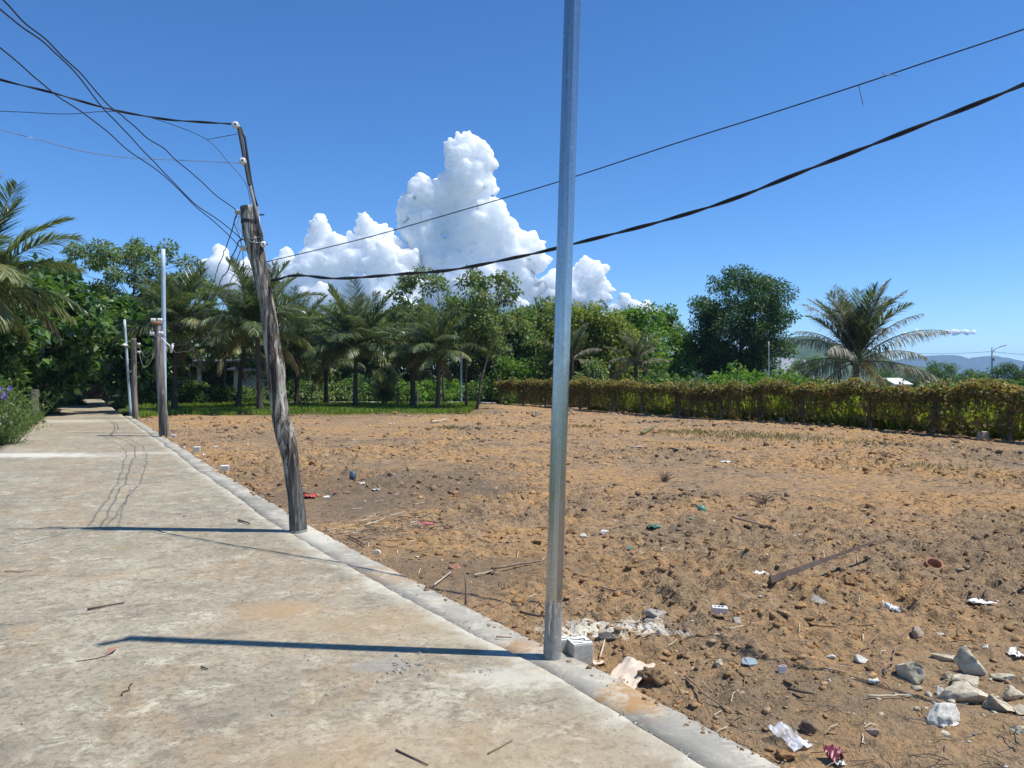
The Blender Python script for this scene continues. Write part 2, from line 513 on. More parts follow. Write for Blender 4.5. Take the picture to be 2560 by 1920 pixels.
# --- weathered wood
t = NT('weathered timber pole')
v = t.obj()
g1 = t.noise(t.scale(v, (13, 13, 1.7)), 1.0, 9, .72, 1.0)
g2_ = t.noise(t.scale(v, (40, 40, .9)), 2.0, 7, .8, .5)
c = t.ramp(g1, [(.40, (.030, .025, .020)), (.47, (.11, .092, .070)), (.52, (.31, .27, .215)), (.58, (.56, .515, .43)), (.70, (.76, .715, .62))])
c = t.mix(t.ramp(g2_, [(.40, .95), (.50, 0)]), c, (.035, .030, .027))
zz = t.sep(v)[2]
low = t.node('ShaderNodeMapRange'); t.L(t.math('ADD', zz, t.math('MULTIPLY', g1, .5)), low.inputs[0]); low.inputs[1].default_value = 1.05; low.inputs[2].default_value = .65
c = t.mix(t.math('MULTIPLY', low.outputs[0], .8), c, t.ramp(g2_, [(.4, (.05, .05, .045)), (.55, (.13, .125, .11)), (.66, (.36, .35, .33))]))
t.bump(t.math('ADD', g1, t.math('MULTIPLY', g2_, .8)), 1.0, .014)
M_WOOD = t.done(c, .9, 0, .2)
t = NT('brown grey timber')
v = t.obj()
g1 = t.noise(t.scale(v, (14, 14, .9)), 1.0, 7, .65, .6)
c = t.ramp(g1, [(.36, (.06, .05, .042)), (.5, (.17, .145, .12)), (.66, (.36, .32, .27))])
t.bump(g1, .9, .012)
M_WOOD2 = t.done(c, .9, 0, .2)

M_BARK = plain('grey brown bark', (.13, .105, .08), .95, .5, 9, 0, .9)
M_PALMBARK = plain('palm trunk bark', (.075, .058, .044), .95, .45, 12, 0, .9)
M_RACH = leaf_mat('frond rib', [(0, (.16, .19, .06)), (1, (.22, .22, .08))], .1)
M_COCO = plain('green coconut', (.18, .19, .05), .5, .2, 10)

# foliage
M_LDARK = leaf_mat('dark broad leaf', [(0, (0.034, 0.085, 0.028)), (.5, (0.072, 0.160, 0.041)), (.9, (0.141, 0.245, 0.056)), (1, (0.245, 0.321, 0.085))], .3, .38, .5)
M_LMID = leaf_mat('mid green leaf', [(0, (0.049, 0.105, 0.028)), (.5, (0.091, 0.175, 0.043)), (1, (0.168, 0.260, 0.063))], .38)
M_LDULL = leaf_mat('dull green leaf', [(0, (0.075, 0.137, 0.046)), (.5, (0.144, 0.228, 0.076)), (.92, (0.253, 0.316, 0.105)), (1, (0.421, 0.380, 0.168))], .32)
M_LYEL = leaf_mat('yellow green leaf', [(0, (0.090, 0.150, 0.030)), (.5, (0.188, 0.255, 0.045)), (.9, (0.300, 0.345, 0.068)), (1, (0.390, 0.330, 0.105))], .42)
M_LBRIGHT = leaf_mat('bright green leaf', [(0, (0.065, 0.156, 0.023)), (.6, (0.130, 0.260, 0.039)), (1, (0.221, 0.338, 0.065))], .42)
M_LROUND = leaf_mat('deep green fine leaf', [(0, (0.027, 0.071, 0.023)), (.5, (0.058, 0.126, 0.036)), (1, (0.105, 0.184, 0.050))], .32)
M_FROND = leaf_mat('palm leaflet green', [(0, (0.054, 0.092, 0.044)), (.5, (0.114, 0.168, 0.071)), (.85, (0.202, 0.253, 0.109)), (1, (0.336, 0.336, 0.168))], .3, .36, .6)
M_FROLIVE = leaf_mat('palm leaflet olive', [(0, (0.106, 0.139, 0.053)), (.5, (0.216, 0.248, 0.097)), (1, (0.408, 0.378, 0.183))], .3, .42, .5)
M_FRDRY = leaf_mat('palm leaflet dry', [(0, (.12, .095, .055)), (.5, (.22, .175, .10)), (1, (.34, .285, .18))], .25, .6, .3)
M_FRGREY = leaf_mat('palm leaflet grey tipped', [(0, (0.086, 0.101, 0.057)), (.45, (0.186, 0.180, 0.122)), (1, (0.460, 0.403, 0.316))], .25, .5, .4)
M_VINE = leaf_mat('vine leaf mixed', [(0, (0.117, 0.150, 0.039)), (.3, (0.221, 0.240, 0.065)), (.55, (0.364, 0.325, 0.098)), (.75, (0.286, 0.202, 0.091)), (.9, (0.260, 0.150, 0.085)), (1, (0.195, 0.137, 0.091))], .4)
M_VINED = leaf_mat('vine leaf withered', [(0, (0.098, 0.116, 0.035)), (.4, (0.232, 0.242, 0.057)), (.7, (0.330, 0.232, 0.088)), (1, (0.232, 0.136, 0.077))], .4)
M_VSTEM = plain('dry vine stem', (.12, .085, .055), .9, .35, 12)
M_GRASS = leaf_mat('grass blade', [(0, (0.124, 0.206, 0.028)), (.6, (0.235, 0.359, 0.048)), (1, (0.372, 0.427, 0.097))], .45)
M_GRASSB = leaf_mat('tall lush grass', [(0, (.17, .23, .02)), (.6, (.27, .35, .04)), (1, (.46, .48, .09))], .68)
M_DRYG = leaf_mat('dry grass', [(0, (.16, .15, .06)), (.5, (.26, .24, .11)), (1, (.36, .31, .17))], .3)
M_HEDGE = leaf_mat('end hedge leaf', [(0, (.10, .065, .04)), (.5, (.17, .10, .055)), (1, (.12, .12, .04))], .3)
M_TWIG = plain('dry twig', (.24, .17, .11), .9, .4, 10)
M_TWIGP = plain('pale straw', (.52, .43, .29), .85, .25, 10)
M_TWIGD = plain('dark stick', (.09, .062, .045), .9, .35, 10)
M_ROOT = plain('reddish root', (.30, .17, .11), .9, .3, 12)

# rubble and litter
t = NT('broken concrete')
v = t.obj()
a = t.noise(v, 14, 6, .7)
c = t.ramp(a, [(.34, (.30, .25, .185)), (.48, (.52, .47, .38)), (.62, (.70, .655, .555))])
c = t.mix(t.ramp(t.noise(v, 5, 4, .6), [(.55, 0), (.7, .6)]), c, (.38, .30, .20))
t.bump(t.noise(v, 30, 6, .75), 1.0, .012)
c = t.mix(1.0, c, (1, .955, .83), 'MULTIPLY')
M_RUB = t.done(c, .95, 0, .2)
t = NT('chalky mortar lump')
v = t.obj()
c = t.ramp(t.noise(v, 18, 6, .7), [(.34, (.48, .46, .42)), (.5, (.70, .68, .63)), (.65, (.84, .82, .78))])
t.bump(t.noise(v, 34, 6, .75), 1.0, .012)
c = t.mix(1.0, c, (1, .965, .86), 'MULTIPLY')
M_CHALK = t.done(c, .95, 0, .2)
M_STONE = plain('buff stone', (.36, .27, .19), .9, .35, 16, 0, .7)
M_GSTONE = plain('grey stone', (.33, .295, .24), .9, .35, 18, 0, .7)
M_BROCK = plain('brown earth rock', (.19, .125, .08), .95, .4, 14, 0, .8)
M_WHITE = plain('white plastic', (.70, .68, .63), .6, .16, 30)
M_PAPER = plain('cream wrapping', (.62, .50, .37), .8, .14, 9)
M_RED = plain('red plastic', (.52, .07, .045), .45, .2, 9)
M_PINK = plain('faded red strip', (.50, .12, .13), .6, .2, 9)
M_GREENP = plain('green plastic', (.10, .24, .16), .4, .3, 14)
M_BLUEG = plain('pale blue glass', (.30, .37, .36), .25, .1, 9)
M_TERRA = plain('terracotta', (.33, .155, .085), .85, .3, 12, 0, .3)
M_PIPE = plain('dark blue grey pipe', (.055, .085, .115), .5, .15, 9)
M_MAROON = plain('maroon foil', (.19, .035, .055), .4, .3, 12)
t = NT('clear plastic bag')
c = t.ramp(t.noise(t.obj(), 9, 4, .6), [(.3, (.6, .6, .6)), (.7, (.9, .9, .9))])
t.done(c, .22, 0, .7)
tp = t.node('ShaderNodeBsdfTransparent')
mx = t.node('ShaderNodeMixShader')
t.L(t.ramp(t.noise(t.obj(), 7, 5, .7), [(.38, .12), (.62, .75)]), mx.inputs[0])
t.L(tp.outputs[0], mx.inputs[1]); t.L(t.bsdf.outputs[0], mx.inputs[2]); t.L(mx.outputs[0], t.out.inputs[0])
M_BAG = t.m

M_WALLG = plain('pale green plaster', (.45, .52, .38), .9, .12, 2)
M_WALLW = plain('white plaster', (.74, .74, .70), .9, .1, 2)
M_TEAL = plain('teal door', (.05, .12, .13), .6, .15, 3)
M_ROOF = plain('grey sheet roof', (.42, .46, .50), .5, .15, 3, .2)
M_YELLOW = plain('yellow cloth', (.70, .42, .03), .8, .2, 6)
M_PETALV = leaf_mat('violet petal', [(0, (.24, .20, .58)), (1, (.42, .32, .72))], .4)
M_PETALP = leaf_mat('pale pink petal', [(0, (.72, .50, .60)), (1, (.85, .78, .82))], .4)
M_PETALR = leaf_mat('coral petal', [(0, (.66, .14, .10)), (1, (.75, .28, .25))], .4)
M_HILLG = plain('wooded green hill', (.05, .09, .03), .95, .5, .05)
M_HILLB = plain('distant hill', (.055, .075, .055), .95, .3, .01)
M_QUARRY = plain('pale quarry face', (.42, .41, .40), .95, .15, .1)

# --- cloud
t = NT('cumulus')
t.bsdf.inputs['Base Color'].default_value = (1.0, .995, .985, 1)
t.bsdf.inputs['Roughness'].default_value = 1
t.bsdf.inputs['Specular IOR Level'].default_value = 0
t.bsdf.inputs['Subsurface Weight'].default_value = 1
t.bsdf.inputs['Subsurface Radius'].default_value = (1, 1, 1)
t.bsdf.inputs['Subsurface Scale'].default_value = 400
M_CLOUD = t.m


# ================================================================== SETTING
# far plain
V = []; F = []
gx = [-4900, -1500, -500, -150, 150, 500, 1500, 4900]; gy = [-450, -60, 60, 200, 600, 1800, 4880]
for y in gy:
    for x in gx: V.append((x, y, -.34))
for j in range(len(gy) - 1):
    for i in range(len(gx) - 1):
        k = j * len(gx) + i
        F.append((k, k + 1, k + 1 + len(gx), k + len(gx)))
tag(link('ground', mesh_np('ground', V, F), M_FAR), kind='structure')

# tilled soil plot: rows get coarser away from the road corner
rows = [1.2, 1.6, 2.0, 2.3, 2.5]
while rows[-1] < 62: rows.append(rows[-1] * 1.0036 + .0012)
rows = np.array(rows); NC = 430
s_ = np.linspace(0, 1, NC)
X0 = np.interp(rows, _OY, _OX) - .10; X1 = .80 * rows + 3.5
XX = X0[:, None] + (X1 - X0)[:, None] * s_[None, :]
YY = np.repeat(rows[:, None], NC, 1)
ZZ = soil_h(XX, YY)
ids = np.arange(len(rows) * NC).reshape(len(rows), NC)
F = np.stack([ids[:-1, :-1], ids[:-1, 1:], ids[1:, 1:], ids[1:, :-1]], -1).reshape(-1, 4)
soil = link('soil_ground', mesh_np('soil_ground', np.stack([XX, YY, ZZ], -1).reshape(-1, 3), F, False), M_SOIL)
tag(soil, kind='structure')

# road slab and the newer strip
ys = np.concatenate([np.arange(-8, 1.5, .2), np.arange(1.5, 12, .04), np.arange(12, 20, .12), np.arange(20, 64, .5)])
xi = x_in(ys); xl = x_left(ys)
offs = [0.0, .02, .05, .1, .18, .3, .5]
NCR = 14 + len(offs) - 1
V = []; F = []; ED = []
for j, y in enumerate(ys):
    row = [xl[j] + (xi[j] - .8 - xl[j]) * i / 13 for i in range(14)] + [xi[j] - .01 - o_ for o_ in offs[::-1][1:]]
    for i, x in enumerate(row):
        V.append((x, y, .006 * float(vn(x * .7, y * .7, 31)) + (.0 if 0 < i < NCR - 1 else -.012)))
        ED.append(xi[j] - .01 - x)
    V.append((xl[j] - .02, y, -.16)); V.append((xi[j] + .0, y, -.10)); ED += [5.0, 0.0]
W = NCR + 2
for j in range(len(ys) - 1):
    b, n = j * W, (j + 1) * W
    for i in range(NCR - 1): F.append((b + i, b + i + 1, n + i + 1, n + i))
    F.append((b + NCR, b, n, n + NCR)); F.append((b + NCR - 1, b + NCR + 1, n + NCR + 1, n + NCR - 1))
me = mesh_np('road', V, F, True)
at_ = me.attributes.new('edge', 'FLOAT', 'POINT'); at_.data.foreach_set('value', np.array(ED, np.float32))
road = tag(link('road', me, M_ROAD), kind='structure')
def crack(pts, seed):
    V = []; F = []
    n_ = 90
    for i in range(n_):
        f_ = i / (n_ - 1) * (len(pts) - 1); k_ = min(len(pts) - 2, int(f_)); f_ -= k_
        x_ = pts[k_][0] * (1 - f_) + pts[k_ + 1][0] * f_ + .05 * (float(vn(i * .33, .5, seed)) - .5)
        y_ = pts[k_][1] * (1 - f_) + pts[k_ + 1][1] * f_ + .06 * (float(vn(i * .4, .5, seed + 1)) - .5)
        w_ = .0012 + .0035 * float(vn(i * .5, 2.5, seed + 2))
        V += [(x_, y_ - w_, .0078), (x_, y_ + w_, .0078)]
    for i in range(n_ - 1): F.append((i * 2, i * 2 + 2, i * 2 + 3, i * 2 + 1))
    link('crack', mesh_np('crack', V, F), M_CRACK, road)
crack([G(-160, 1590), G(0, 1567), G(150, 1545), G(310, 1518), G(430, 1508)], 301)
crack([G(-200, 1210), G(150, 1202), G(420, 1216)], 305)

ysS = ys[ys < 33]
xo = x_out(ysS); xi2 = x_in(ysS)
V = []; F = []
for j, y in enumerate(ysS):
    w = xo[j] - xi2[j]
    h0 = -.012 + .006 * float(vn(y * 2, 1.0, 44))
    V += [(xi2[j], y, h0 - .05), (xi2[j] + .002, y, h0), (xi2[j] + w * .4, y, h0 + .004), (xo[j] - .03, y, h0 + .0),
          (xo[j] - .006, y, h0 - .012), (xo[j] + .01, y, -.15)]
for j in range(len(ysS) - 1):
    for i in range(5):
        b = j * 6 + i
        F.append((b, b + 1, b + 7, b + 6))
tag(link('pavement_strip', mesh_np('pavement_strip', V, F, True), M_STRIP), kind='structure')

# verge left of the road
ysv = np.concatenate([np.arange(4, 66, .8)])
V = []; F = []
NV = 16
for j, y in enumerate(ysv):
    xe = float(x_left(y))
    for i in range(NV):
        s = (i / (NV - 1)) ** 1.6
        x = xe + .03 - s * 45
        V.append((x, y, -.03 + .10 * min(1, s * 20) + .12 * (float(vn(x * .9, y * .9, 51)) - .5) * min(1, s * 30)))
for j in range(len(ysv) - 1):
    for i in range(NV - 1):
        b = j * NV + i
        F.append((b + 1, b, b + NV, b + NV + 1))
tag(link('verge', mesh_np('verge', V, F, True), M_VERGE), kind='structure')

# pale concrete lane behind the palms
mb = MB().box((-9.5, 48.4, -.05), (17, 2.6, .26), R(1.5))
tag(mb.build('back_road', M_PATH), kind='structure')

# hills
def hill(name, prof, Y, depth, mat, seed):
    us = np.linspace(prof[0][0], prof[-1][0], 120)
    vs = np.interp(us, [a for a, _ in prof], [b for _, b in prof])
    V = []; F = []
    ND = 10
    for i, (u, v) in enumerate(zip(us, vs)):
        q = P(u, v, Y)
        q.z += (float(vn(u * .03, .2, seed)) - .5) * .10 * q.z + (float(vn(u * .11, .7, seed)) - .5) * .05 * q.z
        for k in range(ND):
            s = k / (ND - 1)
            prof_z = math.sin(math.pi * min(1, s * 1.02)) ** .8 if s < 1 else 0
            x = q.x + (s - .5) * depth * .2 * math.sin(i * .3)
            z = -6 + (q.z + 6) * prof_z * (.9 + .2 * float(vn(i * .25, s * 6, seed + 1)) if abs(s - .5) > .06 else 1)
            V.append((x, Y + (s - .5) * depth, z))
    for i in range(len(us) - 1):
        for k in range(ND - 1):
            b = i * ND + k
            F.append((b, b + 1, b + ND + 1, b + ND))
    return tag(link(name, mesh_np(name, V, F, True), mat), kind='structure')


hill('hill_near', [(1600, 945), (1680, 905), (1740, 885), (1850, 878), (1940, 852), (1990, 836), (2040, 842), (2110, 868), (2200, 905), (2290, 922), (2380, 945)], 900, 260, M_HILLG, 201)
hill('hill_far', [(2050, 935), (2180, 912), (2290, 892), (2340, 889), (2390, 896), (2420, 902), (2440, 897), (2470, 891), (2500, 894), (2530, 905), (2580, 918), (2700, 905), (2850, 930), (3000, 945)], 4200, 900, M_HILLB, 202)
mb = MB()
qa = P(1975, 925, 760)
mb.box((qa.x, 760, 8), (60, 14, 22), R(8), (R(-25), R(4)))
tag(mb.build('hill_quarry', M_QUARRY), kind='structure')


# ================================================================== VEGETATION BUILDERS
def unit(a): return a / np.maximum(1e-9, np.linalg.norm(a, axis=-1, keepdims=True))


def leaf_arrays(C, D, N, Lh, Wd, fold=.18):
    """kite shaped leaves: base, two side corners, tip"""
    D = unit(D); S = unit(np.cross(D, N)); U = np.cross(S, D)
    Lh = np.asarray(Lh)[:, None]; Wd = np.asarray(Wd)[:, None]
    b = C; tip = C + D * Lh - U * Lh * .12
    m = C + D * Lh * .45 + U * Wd * fold
    V = np.stack([b, m + S * Wd * .5, tip, m - S * Wd * .5], 1).reshape(-1, 3)
    n = len(C)
    F = (np.arange(n) * 4)[:, None] + np.arange(4)[None]
    return V, F


def clump_leaves(rng, centers, radii, n_per, Ll, Lw, flat=.7, droop=.35):
    n = len(centers)
    per = np.maximum(3, (n_per * (radii / radii.mean()) ** 2).astype(int))
    idx = np.repeat(np.arange(n), per)
    N = len(idx)
    off = rng.normal(size=(N, 3)); off = unit(off) * (rng.random((N, 1)) ** .45)
    off[:, 2] *= flat
    C = centers[idx] + off * radii[idx][:, None]
    D = unit(off) * .8 + rng.normal(size=(N, 3)) * .55; D[:, 2] -= droop
    Nn = rng.normal(size=(N, 3)) * .55; Nn[:, 2] += .9
    sz = .65 + .7 * rng.random(N)
    return leaf_arrays(C, D, Nn, Ll * sz, Lw * sz)


def tree_meshes(seed, H, trunk_h, rad, n_cl, n_per, Ll, Lw, cl_r, tr=.14, lean=(0, 0), shell=.45, base_z=None, limbs=None, flat=.75, sides=6, droop=.35):
    """trunk+limbs mesh and crown mesh; rad = crown radii (x, y); crown reaches from base_z to H"""
    rng = np.random.default_rng(seed)
    base_z = trunk_h * .8 if base_z is None else base_z
    cz = (base_z + H) / 2; rz = (H - base_z) / 2
    mb = MB()
    tp = []
    top = H - rz * .7
    wob = rng.normal(size=(8, 2)) * .05 * H / 6
    for i in range(8):
        s = i / 7
        tp.append(Vector((lean[0] * s + wob[i][0] * min(1, s * 3), lean[1] * s + wob[i][1] * min(1, s * 3), top * s - (.15 if i == 0 else 0))))
    mb.tube(tp, [tr * (1.25 if i == 0 else 1 - .75 * i / 7) for i in range(8)], sides + 2)
    d = unit(rng.normal(size=(n_cl, 3)))
    r = (shell + (1 - shell) * rng.random(n_cl) ** .5)
    lob = .82 + .32 * vn(np.arctan2(d[:, 1], d[:, 0]) * 1.6 + 7, d[:, 2] * 2 + 5, seed)
    ctr = d * r[:, None] * lob[:, None] * np.array([rad[0], rad[1], rz])
    ctr += np.array([lean[0] * .9, lean[1] * .9, cz])
    cr = cl_r * (.6 + .8 * rng.random(n_cl))
    nl = n_cl if limbs is None else min(limbs, n_cl)
    for i in range(nl):
        e = Vector(ctr[i])
        hz = max(trunk_h * .6, min(top * .95, e.z - .45 * math.hypot(e.x - lean[0], e.y - lean[1]) - .2))
        k = min(6.99, hz / top * 7); k0 = int(k)
        b = tp[k0].lerp(tp[min(7, k0 + 1)], k - k0)
        m1 = b.lerp(e, .5) + Vector((rng.normal() * .15, rng.normal() * .15, .1 + .1 * (e - b).length * .5))
        r0 = tr * .34 * (1 - .5 * hz / top)
        mb.tube([b, b.lerp(m1, .55) + Vector((0, 0, .03)), m1, m1.lerp(e, .6), e], [r0, r0 * .8, r0 * .55, r0 * .38, r0 * .18], max(4, sides - 1), False)
    V, F = clump_leaves(rng, ctr, cr, n_per, Ll, Lw, flat, droop)
    return mb.mesh('trunk', True), mesh_np('crown', V, F)


def put_tree(name, label, cat, X, Y, meshes, mleaf, z=-.05, rz=0, sc=1.0, group=None, mbark=None):
    e = empty(name, (X, Y, z), label, cat, group, rz)
    e.scale = (sc, sc, sc)
    link('trunk', meshes[0], mbark or M_BARK, e)
    link('crown', meshes[1], mleaf, e)
    return e


def bush_mesh(seed, rad, H, n_cl, n_per, Ll, Lw, cl_r, low=.1):
    rng = np.random.default_rng(seed)
    d = unit(rng.normal(size=(n_cl, 3))); d[:, 2] = np.abs(d[:, 2])
    r = .5 + .5 * rng.random(n_cl) ** .5
    ctr = d * r[:, None] * np.array([rad[0], rad[1], H - cl_r * .6]) * (.8 + .4 * rng.random((n_cl, 1)))
    ctr[:, 2] += low
    V, F = clump_leaves(rng, ctr, cl_r * (.6 + .8 * rng.random(n_cl)), n_per, Ll, Lw, .8)
    V[:, 2] = np.maximum(V[:, 2], .01)
    mb = MB()
    for i in range(min(14, n_cl)):
        e = Vector(ctr[i])
        mb.tube([(e.x * .1, e.y * .1, -.1), (e.x * .5, e.y * .5, e.z * .6), e], [.03, .02, .008], 5, False)
    return mb.mesh('stem', True), mesh_np('foliage', V, F)


def put_bush(name, label, X, Y, meshes, mleaf, z=-.03, rz=0, sc=1.0, group=None, cat='shrub'):
    e = empty(name, (X, Y, z), label, cat, group, rz)
    e.scale = (sc, sc, sc)
    link('stem', meshes[0], M_BARK, e)
    link('foliage', meshes[1], mleaf, e)
    return e


# ---------------- coconut palms
def frond_meshes(seed, elev, droop, Lr=3.2, n=92, lf=.9, hang=.5, sway=.15, lw=.034):
    rng = np.random.default_rng(seed)
    K = 26
    s = np.linspace(0, 1, K)
    th = np.radians(elev - droop * s ** 1.35)
    dx = np.cos(th) * Lr / (K - 1); dz = np.sin(th) * Lr / (K - 1)
    x = np.concatenate([[0], np.cumsum(dx)[:-1]]); z = np.concatenate([[0], np.cumsum(dz)[:-1]])
    y = sway * Lr * s ** 2 * rng.normal() * .5
    P0 = np.stack([x, y, z], 1)
    mb = MB().tube([Vector(q) for q in P0], [.034 * (1 - .88 * q) + .002 for q in s], 4, False)
    rach = mb.mesh('rib', True)
    C = []; A = []; B = []; W = []
    for k in range(n):
        q = .13 + .86 * (k + rng.random() * .5) / n
        f = q * (K - 1); i0 = min(K - 2, int(f)); fr = f - i0
        c = P0[i0] * (1 - fr) + P0[i0 + 1] * fr
        T = unit((P0[i0 + 1] - P0[i0])[None])[0]
        S = np.array([-.0, 1.0, 0]); S = unit((S - T * S.dot(T))[None])[0]
        U = np.cross(T, S)
        if U[2] < 0 and elev > -20: U = -U
        ll = lf * (math.sin(math.pi * (.16 + .80 * q)) ** .7) * (.85 + .3 * rng.random())
        for sg in (-1, 1):
            if rng.random() < .05: continue
            a = .45 + .5 * q + rng.normal() * .06
            d0 = S * sg * math.cos(a) + T * math.sin(a) + U * (.22 + .1 * rng.normal())
            g = np.array([0, 0, -1.0])
            h = hang * (.7 + .5 * rng.random())
            d1 = d0 + g * h; d2 = d0 + g * h * 2.4
            m = c + unit(d1[None])[0] * ll * .5
            e = m + unit(d2[None])[0] * ll * .5
            C.append(c); A.append(m); B.append(e); W.append(lw * (.8 + .4 * rng.random()))
    C, A, B, W = map(np.array, (C, A, B, W))
    sd_ = unit(np.cross(A - C, np.array([[.1, .05, 1.0]]) + rng.normal(size=C.shape) * .25))
    w = W[:, None]
    V = np.stack([C - sd_ * w * .3, C + sd_ * w * .3, A + sd_ * w * .6, A - sd_ * w * .6, B + sd_ * w * .08, B - sd_ * w * .08], 1).reshape(-1, 3)
    b = np.arange(len(C)) * 6
    F = np.concatenate([b[:, None] + np.array([[0, 1, 2, 3]]), b[:, None] + np.array([[3, 2, 4, 5]])])
    return mesh_np('frond', V, F), rach


FR = {}
def frond_set(key, mat, specs, **kw):
    out = []
    for i, (el, dr, hg) in enumerate(specs):
        leafm, rach = frond_meshes(hash_seed(key) + i * 7, el, dr, hang=hg, **kw)
        leafm.materials.append(mat)
        rach.materials.append(M_RACH)
        out.append((leafm, rach))
    FR[key] = out


def hash_seed(sx): return sum((i + 3) * ord(ch) for i, ch in enumerate(sx)) % 9973


UP = [(86, 18, .04), (80, 28, .06), (72, 36, .1), (64, 48, .15), (54, 58, .22), (44, 66, .3), (33, 70, .4), (22, 70, .5)]
frond_set('green', M_FROND, UP)
frond_set('olive', M_FROLIVE, [(34, 80, .5), (22, 75, .6), (10, 68, .7), (0, 62, .8), (-12, 50, .9)])
frond_set('dry', M_FRDRY, [(5, 90, 1.1), (-20, 70, 1.2), (-45, 45, 1.2)], n=44)
frond_set('grey', M_FRGREY, [(80, 30, .2), (70, 42, .3), (60, 50, .5), (50, 55, .65), (40, 58, .8), (28, 58, .9), (14, 52, 1.0), (0, 48, 1.1), (-16, 45, 1.1)], n=72, Lr=3.6, lf=.78, lw=.034)


def palm(label, X, Y, crown_z, fr_len, seed, n=22, kind='mix', lean=(0, 0), tr=.13, group=None, coco=True, dryn=3):
    rng = random.Random(seed)
    e = empty('coconut_palm', (X, Y, -.05), label, 'palm', group)
    if crown_z > .7:
        pts = []
        rad = []
        for i in range(15):
            s = i / 14
            pts.append((lean[0] * s ** 1.4, lean[1] * s ** 1.4, -.1 + (crown_z + .15) * s))
            rad.append(tr * (1.45 - .5 * min(1, s * 4) - .22 * s) * (1.06 if i % 2 else .97))
        rad[-1] *= 1.25; rad[-2] *= 1.15
        MB().tube(pts, rad, 12, jit=lambda i, k: 1 + .05 * math.sin(i * 5.1 + k * 2.3)).build('trunk', M_PALMBARK, e, True)
    top = Vector((lean[0], lean[1], crown_z))
    az = rng.random() * 6.28
    sc0 = fr_len / 3.2
    for i in range(n):
        az += 2.39996 + rng.uniform(-.2, .2)
        s = i / max(1, n - 1)
        if kind == 'grey':
            lst = FR['grey'] if s > .34 else FR['green'][:4]
            k = min(len(lst) - 1, int((((s - .34) / .66) ** 1.25 if s > .34 else s / .34) * len(lst) * .999))
        elif kind == 'young':
            lst = FR['green']; k = min(7, int(s * 6))
        else:
            if s < .74: lst = FR['green']; k = min(7, int(s / .74 * 8))
            elif i >= n - dryn: lst = FR['dry']; k = rng.randrange(3)
            else: lst = FR['olive']; k = min(4, int((s - .74) / .22 * 5))
        if kind == 'grey' and s > .45 and abs((az % 6.283) - 4.712) < .28: continue
        if kind == 'mix' and Y > 30 and s > .82 and rng.random() < .45: continue
        leafm, rach = lst[k]
        f = link('frond', leafm, None, e, top + Vector((math.cos(az) * .08, math.sin(az) * .08, .05 - .2 * s)))
        f.rotation_euler = (rng.uniform(-.12, .12), rng.uniform(-.06, .06), az)
        q = sc0 * rng.uniform(.85, 1.12) * (.8 if s < .08 else 1) * (.82 if s > .8 and kind == 'mix' and Y > 30 else 1)
        f.scale = (q, q, q)
        link('rib', rach, None, f)
    if coco:
        for i in range(6):
            a = i * 1.05 + rng.random()
            m = Matrix.Translation(top + Vector((math.cos(a) * .2, math.sin(a) * .2, -.22 - .08 * (i % 2))))
            MB().lathe([(.012, -.12), (.08, -.08), (.105, 0), (.08, .08), (.015, .13)], 8, m).build('coconut', M_COCO, e, True)
    return e


# ================================================================== BACKGROUND VEGETATION
def XU(u, Y): return (u - CX) / FPX * Y


# palms (column, distance, crown height, frond length)
palm('coconut palm with drooping straw fronds overhanging the left edge of the road', XU(-85, 24), 24, 4.35, 3.35, 11, 36, lean=(.3, 0), dryn=3)
palm('coconut palm rising behind the middle pale steel pole', XU(436, 36), 36, 3.95, 3.07, 12, 36, lean=(.1, 0), group='coconut palms along the grass verge')
palm('coconut palm whose trunk stands just left of the leaning wooden pole, nearest of three', XU(650, 35), 35, 3.9, 3.17, 13, 36, lean=(-.15, 0), group='coconut palms along the grass verge')
palm('coconut palm with a slanted trunk in front of the pale house', XU(595, 40), 40, 3.6, 2.97, 14, 33, lean=(.35, 0), group='coconut palms along the grass verge')
palm('coconut palm with a thick dark trunk just right of the leaning wooden pole', XU(742, 42), 42, 3.5, 2.87, 15, 33, group='coconut palms along the grass verge')
palm('short coconut palm with a squat trunk between two taller palms', XU(815, 45), 45, 2.4, 2.48, 16, 30, group='coconut palms along the grass verge')
palm('tall upright coconut palm with a fan of vertical fronds mid verge', XU(888, 40), 40, 3.2, 3.27, 17, 39, lean=(.05, 0), group='coconut palms along the grass verge')
palm('stubby coconut palm beside the small wooden stakes', XU(1032, 41), 41, 2.7, 2.28, 18, 28, tr=.16, group='coconut palms along the grass verge')
palm('rightmost coconut palm on the grass verge with a slim straight trunk', XU(1094, 39), 39, 2.95, 2.67, 19, 33, lean=(.08, 0), group='coconut palms along the grass verge')
palm('trunkless young coconut palm between two grown palms', XU(962, 43), 43, .35, 1.98, 20, 22, 'young', coco=False, group='coconut palms along the grass verge')
palm('coconut palm with hanging grey fronds behind the vine fence near the steel pole', XU(1590, 44), 44, 2.6, 1.85, 21, 22, 'grey', coco=False)
palm('ragged coconut palm half hidden behind the tall steel pole', XU(1430, 46), 46, 2.9, 2.1, 22, 18, 'grey', coco=False)
palm('large lone coconut palm with grey dried fronds beyond the vine fence', XU(2140, 41), 41, 2.65, 3.75, 23, 42, 'grey', tr=.2)
palm('coconut palm deep in shade beside the end of the road', XU(560, 47), 47, 3.4, 2.87, 24, 28, group='coconut palms along the grass verge')
palm('coconut palm with a leaning trunk behind the middle wooden pole', XU(372, 45), 45, 3.6, 2.77, 25, 28, lean=(.5, 0), group='coconut palms along the grass verge')

